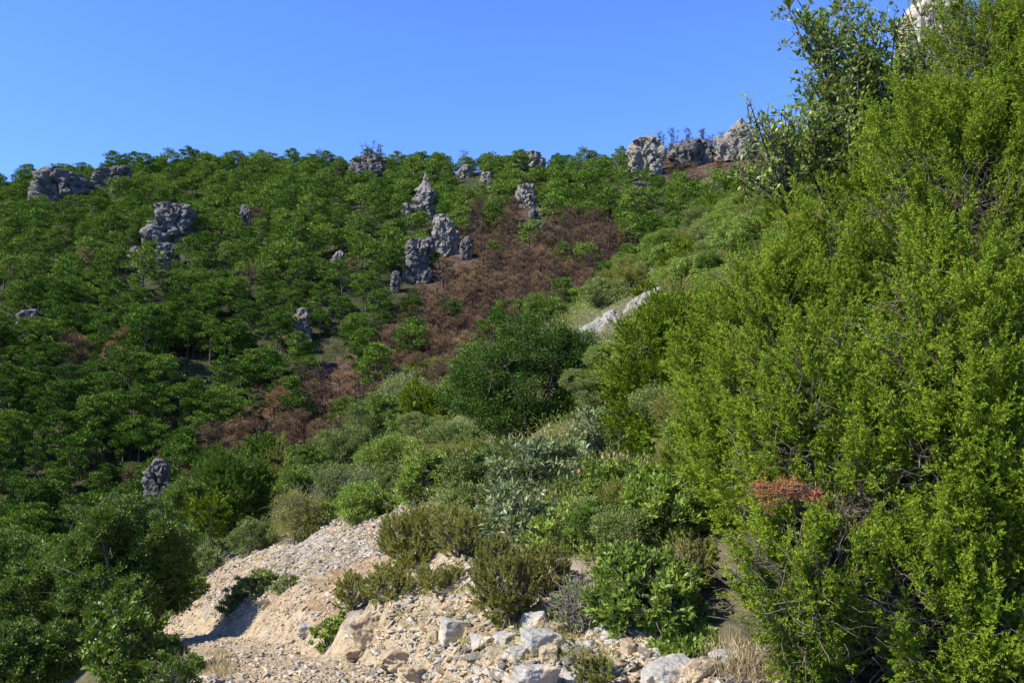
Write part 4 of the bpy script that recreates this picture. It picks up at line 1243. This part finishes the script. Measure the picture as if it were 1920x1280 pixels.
# ------------------------------------------------------------------ the giant juniper on the right
rj = np.random.default_rng(404)
JB = [(1650, 900, 3.45, 285, 420), (1520, 740, 3.7, 165, 290), (1690, 570, 3.9, 185, 250), (1870, 450, 3.7, 230, 320), (1940, 120, 3.9, 140, 260), (1725, 285, 4.2, 55, 65),
      (1815, 275, 4.1, 90, 125), (1540, 590, 4.1, 90, 85), (1570, 1130, 3.2, 180, 220), (1890, 800, 3.1, 230, 520), (1860, 1170, 3.1, 220, 260),
      (1430, 530, 4.4, 48, 60), (1405, 800, 3.9, 78, 240), (1750, 385, 4.3, 90, 110), (2050, 500, 3.9, 320, 600), (2000, 1000, 3.3, 300, 420)]
jb = []
for (a, b, d, rx, ry) in JB:
    c = W(a, b, d); rX = rx / F * d; rY = ry / F * d
    jb.append((c[0], c[1] + .35, c[2], rX, min(rX * 1.0, .85), rY))
JB2 = np.array(jb)
def j_keep(P, k, inner=.93):
    ok = np.ones(len(P), bool)
    for j in range(len(JB2)):
        q = np.linalg.norm((P - JB2[j, :3]) / JB2[j, 3:], axis=1)
        ok &= ~((q < inner) & (k != j))
    return ok
def j_surface(n, r0, r1):
    w = JB2[:, 3] * JB2[:, 5]; w = w / w.sum()
    k = rj.choice(len(JB2), n, p=w)
    u = unit(rj.normal(size=(n, 3)))
    P = JB2[k, :3] + u * JB2[k, 3:] * rj.uniform(r0, r1, (n, 1))
    N = unit(u / JB2[k, 3:])
    ok = j_keep(P, k, r0 * .98)
    return P[ok], N[ok]
jbase = np.array([2.0, 3.9, 0.0]); jbase[2] = float(H(2.0, 3.9)) - .05
# holes where the dry inside shows
def hole(P):
    a, b = proj(P)
    h = np.zeros(len(P))
    for cx, cy, rx, ry in ((1690, 1110, 105, 95), (1620, 950, 100, 70), (1520, 870, 70, 45), (1745, 905, 60, 60), (1760, 1190, 70, 90), (1600, 1060, 60, 40),
                           (1380, 860, 22, 60), (1760, 600, 60, 35), (1590, 300, 40, 40), (1850, 640, 40, 60), (1540, 640, 40, 20)):
        h = np.maximum(h, 1 - ((a - cx) / rx) ** 2 - ((b - cy) / ry) ** 2)
    return np.clip(h, 0, 1)
PB, NB_ = j_surface(6800, .74, 1.0)
kb = ((NB_[:, 1] < .4) | (rj.random(len(PB)) < .10)) & (fbm(PB * 3.0 * [1, 1, .6], 5, 3) > -.16)
PB, NB_ = PB[kb], NB_[kb]
# boughs: upright sprays of plumes, shorter and rounder where they hang low
gB = fbm(PB * 1.7, 15, 2)
PB = PB + NB_ * (.30 * gB - .03)[:, None]
# and a looser inner layer
Pi, Ni = j_surface(1500, .50, .70)
ki = Ni[:, 1] < .3
PB = np.concatenate([PB, Pi[ki]]); NB_ = np.concatenate([NB_, Ni[ki]])
axB = unit(NB_ * [.8, .8, .5] + [-.05, 0, 1.0] + rj.normal(size=PB.shape) * .2)
lB = rj.uniform(.16, .38, len(PB))
npl = 9
tB = np.tile(np.linspace(0, 1, npl), len(PB))
AB = np.repeat(axB, npl, 0); NN_ = np.repeat(NB_, npl, 0)
P = np.repeat(PB, npl, 0) + AB * ((tB - .55) * np.repeat(lB, npl))[:, None] + unit(rj.normal(size=AB.shape)) * (.055 * (1.15 - tB))[:, None]
N = unit(NN_ + unit(P - np.repeat(PB, npl, 0)) * .4)
g1 = fbm(P * 2.1 * [1, 1, .7], 5, 3); g2 = fbm(P * 6.0, 9, 2)
front = (N[:, 1] < .45) | (rj.random(len(P)) < .25)
keep = (rj.random(len(P)) > hole(P) * .95) & (P[:, 2] > H(P[:, 0], P[:, 1], False) + .03)
P, N, g1 = P[keep], N[keep], g1[keep]
P = P + N * (.02 * rj.normal(size=len(P)))[:, None]
n = len(P)
ax = unit(N * [.8, .8, .6] + [0, 0, .75] + rj.normal(size=P.shape) * .25)
ln = rj.uniform(.09, .17, n)
# every plume: a curved stem, side sprays, and needles along the sprays
nsp = 13; nb = 17
t = np.tile(np.linspace(.05, 1, nsp), n) + rj.uniform(-.04, .04, n * nsp)
AX = np.repeat(ax, nsp, 0); LN = np.repeat(ln, nsp)
B0 = np.repeat(P, nsp, 0) + AX * (t * LN)[:, None] - AX * (LN * .45)[:, None]
rv = unit(rj.normal(size=B0.shape)); rv = unit(rv - AX * (rv * AX).sum(1, keepdims=True))
sd = unit(AX * .8 + rv * .85 + [0, 0, .15])
sl = (LN * .30 * (1.15 - .7 * t))
plt_ = np.repeat(rj.normal(size=n) * .10 + .10 * g1, nsp)
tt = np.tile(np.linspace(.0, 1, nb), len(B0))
SD = np.repeat(sd, nb, 0); SL = np.repeat(sl, nb)
Q_ = np.repeat(B0, nb, 0) + SD * (tt * SL)[:, None]
r2 = unit(rj.normal(size=Q_.shape)); r2 = unit(r2 - SD * (r2 * SD).sum(1, keepdims=True))
D_ = unit(SD * .95 + r2 * .8)
tint = np.clip(.42 + np.repeat(plt_, nb) + .22 * tt + rj.normal(size=len(Q_)) * .10, 0, 1)  # needles darken towards each spray's foot: inner shade painted into the tint
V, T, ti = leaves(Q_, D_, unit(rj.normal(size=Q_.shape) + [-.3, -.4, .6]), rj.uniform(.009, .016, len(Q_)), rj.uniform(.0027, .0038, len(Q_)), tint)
jr = thing('juniper', jbase, 'giant bright green juniper filling the whole right side of the picture', 'juniper', 'junipers')
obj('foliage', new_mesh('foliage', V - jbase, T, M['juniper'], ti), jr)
# dry twigs inside
P2, N2 = j_surface(26000, .40, .74)
k_ = (P2[:, 2] > H(P2[:, 0], P2[:, 1], False)) & ((N2[:, 1] < .3))
P2, N2 = P2[k_], N2[k_]
d2 = unit(N2 * .5 + rj.normal(size=P2.shape) * .55 + [-.25, 0, .35])
B2 = P2 + d2 * rj.uniform(.06, .22, (len(P2), 1))
V, T = tubes(curved(P2, B2, 5, rj, .35), np.linspace(1, .45, 5)[None] * rj.uniform(.0014, .0038, (len(P2), 1)), 3)
obj('dry_twigs', new_mesh('dry_twigs', V - jbase, T, M['deadtwig']), jr)
# limbs
P3, N3 = j_surface(500, .75, .92)
V, T = stems(jbase, P3 - N3 * .15, .028, rj, 130, 9, 3.5)
obj('limbs', new_mesh('limbs', V - jbase, T, M['bark']), jr)
# the rust coloured dead spray
c0 = G if False else None
dsp = 3.02
tg = [W(a, b, dsp + rj.uniform(-.05, .1)) for a, b in ((1405, 905), (1412, 935), (1420, 948), (1440, 905), (1465, 900), (1450, 920), (1480, 918), (1500, 925), (1430, 925), (1400, 920), (1475, 905), (1525, 930), (1408, 920), (1418, 915))]
tg = np.array(tg)
st0 = W(1545, 925, dsp + .12)
pth = curved(np.repeat(st0[None], len(tg), 0), tg, 7, rj, .12)
sp = obj('dead_spray', new_mesh('dead_spray', *[q for q in (lambda r: (r[0] - jbase, r[1]))(tubes(pth, np.linspace(.0042, .002, 7)[None] * np.ones((len(tg), 1)), 4))], M['deadtwig']), jr)
sp['label'] = 'rust red dead spray sticking out of the green foliage'
m = 900
k = rj.integers(0, len(tg), m); f = 1 - .25 * rj.random(m) ** 2
base_ = pth[k, np.clip((f * 6).astype(int), 0, 6)] + rj.normal(size=(m, 3)) * [.013, .02, .015]
V, T, ti = leaves(base_, unit(rj.normal(size=(m, 3)) + [-.4, 0, -.2]), unit(rj.normal(size=(m, 3))), .019, .0035, rj.random(m))
obj('dead_needles', new_mesh('dead_needles', V - jbase, T, M['deadred'], ti), sp)
# a few orange cones
bm = bmesh.new(); bmesh.ops.create_icosphere(bm, subdivisions=2, radius=.0075)
for v in bm.verts: v.co *= 1 + .08 * math.sin(v.co.x * 900 + v.co.z * 700)
cone = bpy.data.meshes.new('cone'); bm.to_mesh(cone); bm.free()
cone.materials.append(plain_mat('orange_cone', [(.3, (.24, .06, .025)), (.7, (.36, .11, .04))], 40, .6, .2, .002))
pp_, qq_ = proj(P)
for a, b in ((1841, 423), (1620, 620), (1610, 760), (1811, 652), (1657, 716), (1893, 81)):
    i = int(np.argmin(np.hypot(pp_ - a, qq_ - b) + (N[:, 1] > 0) * 500))
    obj('cone', cone, jr, loc=[float(c) for c in (P[i] + N[i] * .06 + ax[i] * .05 - [0, .05, 0] - jbase)])

# ------------------------------------------------------------------ oak above, wild twigs, brush in front of the cliff
def branchy(name, label, cat, base, tips_px, kind, leafL, leafW, per, seed, mat, r0=.02, group='plants above the giant juniper', spread=.11, sub=9):
    rng = np.random.default_rng(seed)
    tips = np.array([W(a, b, d) for a, b, d in tips_px])
    root = thing(name, base, label, cat, group)
    # main limbs to the tips, then twigs round each tip
    m = len(tips)
    mid = np.repeat(base[None], m, 0)
    main = curved(mid, tips, 9, rng, .10, -.06)
    bag = Bag()
    bag.add(*tubes(main, r0 * np.linspace(1, .22, 9)[None] * np.ones((m, 1)), 5))
    i = rng.integers(0, m, m * sub); j = rng.integers(5, 9, m * sub)
    A_ = main[i, j]
    B_ = A_ + unit(rng.normal(size=A_.shape) + [-.2, 0, .45]) * rng.uniform(.5, 1.5, (len(A_), 1)) * spread
    tw = curved(A_, B_, 5, rng, .2)
    bag.add(*tubes(tw, np.linspace(.0036, .0018, 5)[None] * np.ones((len(tw), 1)), 3))
    obj('branches', new_mesh('branches', np.concatenate(bag.V) - base, np.concatenate(bag.T), M['bark']), root)
    n_ = len(tw) * per
    ii = np.repeat(np.arange(len(tw)), per); f = rng.integers(1, 5, n_)
    Pq = tw[ii, f] + rng.normal(size=(n_, 3)) * .008
    dirn = unit(B_ - A_)[ii]
    D = unit(dirn * .6 + rng.normal(size=(n_, 3)) * .65 + [0, 0, .3])
    V, T, ti = leaves(Pq, D, unit(rng.normal(size=(n_, 3)) * .6 + [0, -.2, .7]), leafL * rng.uniform(.65, 1.2, n_), leafW * rng.uniform(.8, 1.2, n_),
                      np.clip(.45 + rng.normal(size=n_) * .2, 0, 1))
    obj('leaves', new_mesh('leaves', V - base, T, M[mat], ti), root)
ro = np.random.default_rng(8)
def tips(lst):
    out = []
    for cx, cy, rx, ry, n_, d in lst:
        for _ in range(n_):
            a = ro.uniform(0, 6.28); r = math.sqrt(ro.random())
            out.append((cx + rx * r * math.cos(a), cy + ry * r * math.sin(a), d + ro.uniform(-.35, .35)))
    return out
b1 = W(1660, 420, 5.2)
branchy('oak_tree', 'holm oak reaching over the giant juniper against the blue sky', 'oak tree', b1,
        tips([(1490, 12, 22, 14, 3, 5.2), (1530, 40, 40, 22, 6, 5.2), (1590, 10, 35, 20, 5, 5.3), (1525, 72, 16, 10, 2, 5.1), (1570, 75, 50, 22, 5, 5.1), (1630, 70, 40, 25, 6, 5.2), (1655, 55, 30, 10, 3, 5.2),
              (1590, 125, 50, 30, 7, 5.1), (1645, 130, 40, 35, 7, 5.2), (1518, 148, 14, 10, 2, 5.1), (1550, 160, 30, 20, 4, 5.1), (1600, 190, 45, 30, 7, 5.1)]), 'oak', .036, .018, 11, 61, 'oak', .013, sub=12)
b2 = W(1560, 400, 5.0)
branchy('oak_tree', 'lower oak branches between the wild twigs and the giant juniper', 'oak tree', b2,
        tips([(1555, 225, 38, 30, 7, 5.0), (1600, 250, 40, 35, 6, 5.0), (1530, 270, 32, 30, 6, 5.0), (1565, 300, 45, 30, 6, 4.9)]), 'oak', .034, .017, 12, 62, 'oak', .011, sub=12)
b3 = W(1478, 400, 4.7)
branchy('wild_shrub', 'thin wild twigs with light green leaves standing above the slope line', 'shrub', b3,
        tips([(1405, 200, 8, 8, 2, 4.7), (1425, 215, 14, 10, 3, 4.7), (1440, 235, 22, 12, 4, 4.7), (1470, 215, 10, 12, 3, 4.7), (1490, 215, 8, 10, 2, 4.7), (1455, 265, 25, 18, 6, 4.7),
              (1480, 300, 30, 30, 8, 4.7), (1400, 290, 14, 8, 3, 4.7), (1395, 330, 16, 14, 5, 4.7), (1425, 340, 22, 18, 5, 4.7), (1500, 255, 20, 25, 5, 4.7), (1445, 320, 22, 18, 5, 4.7)]),
        'bright', .036, .016, 4, 63, 'bright', .009, spread=.075, sub=7)
b4 = W(1760, 330, 5.6)
branchy('oak_tree', 'oak brush standing in front of the pale cliff at the top', 'oak tree', b4,
        tips([(1750, 35, 25, 22, 3, 5.6), (1700, 125, 22, 22, 7, 5.6), (1745, 105, 35, 20, 6, 5.6), (1690, 90, 12, 20, 4, 5.6), (1780, 40, 15, 35, 5, 5.6), (1700, 10, 18, 12, 3, 5.6), (1660, 160, 40, 30, 10, 5.4), (1640, 215, 50, 40, 12, 5.3)]), 'oak', .036, .018, 8, 64, 'oak', .013, sub=11)

# ------------------------------------------------------------------ low growth between the bushes of the slope
rg_ = np.random.default_rng(88)
a_ = rg_.uniform(380, 1600, 10500); b_ = rg_.uniform(300, 1090, 10500)
k_ = inpoly(a_, b_, FILLP); a_, b_ = a_[k_], b_[k_]
d_ = ray(a_, b_); ts = np.geomspace(3, 125, 420)
z_ = H(d_[:, 0:1] * ts, np.broadcast_to(ts, (len(a_), 420)))
bel = d_[:, 2:3] * ts < z_
k_ = bel.any(1) & (np.argmax(bel, 1) > 0)
Pg = (d_ * ts[np.argmax(bel, 1)][:, None])[k_]
# the same growth goes on where the photograph does not look
wy = 7 + 95 * rg_.random(9000) ** 1.3; wx = np.interp(wy, EDGE[:, 1], EDGE[:, 0]) + rg_.uniform(0, 45, 9000) * (.25 + wy / 90)
wp_ = np.stack([wx, wy, H(wx, wy)], -1); wa, wb = proj(wp_)
wk = ~(inpoly(wa, wb, BARE) & (wy < 18)) & ~inpoly(wa, wb, [(1060, 650), (1080, 590), (1260, 520), (1260, 560), (1160, 640)])
Pg = np.concatenate([Pg, wp_[wk]])
def cover(sel, mat, name, label, m, ll):
    P = np.repeat(Pg[sel], m, 0); s = (.10 + .012 * P[:, 1])[:, None]
    u = unit(rg_.normal(size=P.shape)); u[:, 2] = np.abs(u[:, 2])
    P = P + u * s * rg_.random((len(P), 1)) ** .5 * [1, 1, .8]
    L_ = np.maximum(ll, P[:, 1] / 887 * 2.0)
    V, T, ti = leaves(P, unit(u + [0, 0, .5] + rg_.normal(size=P.shape) * .4), unit(rg_.normal(size=P.shape) + [0, 0, .6]), L_, L_ * .4,
                      np.clip(.45 + np.repeat(rg_.normal(size=len(Pg[sel])) * .12, m) + rg_.normal(size=len(P)) * .15, 0, 1))
    tag(obj(name, new_mesh(name, V, T, mat, ti)), label, 'ground cover', kind='stuff')
r_ = rg_.random(len(Pg))
cover(r_ < .36, M['greyleaf'], 'ground_cover', 'grey-green low growth between the bushes of the slope', 34, .03)
cover((r_ >= .36) & (r_ < .68), M['bright'], 'ground_cover', 'fresh green low growth between the bushes of the slope', 34, .035)
cover((r_ >= .68) & (r_ < .94), M['heath'], 'ground_cover', 'olive low growth between the bushes of the slope', 34, .03)
cover(r_ >= .94, M['straw'], 'dry_grass', 'pale dry stalks between the bushes of the slope', 26, .05)

# ------------------------------------------------------------------ dry grass
def grass(n, poly, lo, hi, label, name, mat):
    rg = np.random.default_rng(n)
    xs = [p[0] for p in poly]; ys = [p[1] for p in poly]
    V_, T_, t_ = [], [], []
    b = Bag(); c_ = 0
    while c_ < n:
        a_, b_ = rg.uniform(min(xs), max(xs)), rg.uniform(min(ys), max(ys))
        if not inpoly(a_, b_, poly): continue
        g = G(a_, b_); c_ += 1
        m = 26
        u = rg.normal(size=(m, 3)) * .5 + [0, 0, 1]
        Pp = g + rg.normal(size=(m, 3)) * [.035, .035, 0]
        h = rg.uniform(lo, hi)
        b.add(*leaves(Pp, unit(u), unit(rg.normal(size=(m, 3))), h * rg.uniform(.5, 1.1, m), max(.003, g[1] / 887 * .5), np.clip(.5 + rg.normal(size=m) * .25, 0, 1)))
    tag(obj(name, b.mesh(name, mat)), label, 'grass', kind='stuff')
grass(60, [(1330, 1270), (1350, 1220), (1430, 1220), (1470, 1279)], .05, .13, 'pale dry grass at the foot of the giant juniper', 'dry_grass', M['straw'])
grass(150, [(370, 1140), (420, 1060), (560, 1010), (740, 970), (800, 1080), (640, 1130), (560, 1150)], .03, .09, 'thin dry grass on the bare slope', 'dry_grass', M['straw'])
grass(40, [(380, 1260), (390, 1225), (430, 1225), (425, 1275)], .04, .09, 'straw tuft in the middle of the worn path', 'dry_grass', M['straw'])
grass(130, [(700, 1180), (820, 1080), (1000, 1120), (1160, 1200), (1180, 1260), (900, 1230)], .03, .08, 'sparse grass among the stones', 'dry_grass', M['heath'])

for o in SC.objects:
    if o.parent is None and 'label' in o and 'kind' not in o and o.get('group') not in (None, 'rocks of the near slope', 'limestone crags on the wooded hillside', 'shrubs of the near slope'):
        for w_ in (' well', ' just', ' far', ' close', ' middling', ' chunky'):
            if len(o['label'].replace('-', ' ').split()) > 13: o['label'] = o['label'].replace(w_ + ' ', ' ', 1)
# ------------------------------------------------------------------ look-alikes beside the same landmark: say which from the left
by = {}
for o in SC.objects:
    if o.parent is None and 'label' in o and 'category' in o:
        by.setdefault(o['label'], []).append(o)
ORD = ['leftmost', 'second from left', 'third from left', 'fourth from left', 'fifth from left', 'sixth from left', 'seventh from left', 'eighth from left', 'ninth from left']
for lb, os_ in by.items():
    if len(os_) < 2: continue
    os_.sort(key=lambda o: float(proj(np.array(o.location[:]))[0]))
    for i, o in enumerate(os_):
        if len(os_) == 2: o['label'] = lb + (', left one', ', right one')[i]
        else: o['label'] = lb + ', ' + ('rightmost' if i == len(os_) - 1 else ORD[min(i, 8)])
for o in SC.objects:
    if o.parent is None and 'label' in o and len(o['label'].replace('-', ' ').split()) > 16:
        o['label'] = o['label'].replace(' burnt patch', ' burn').replace(' from left', '').replace('half bare ', 'half ').replace('nearly bare ', '')
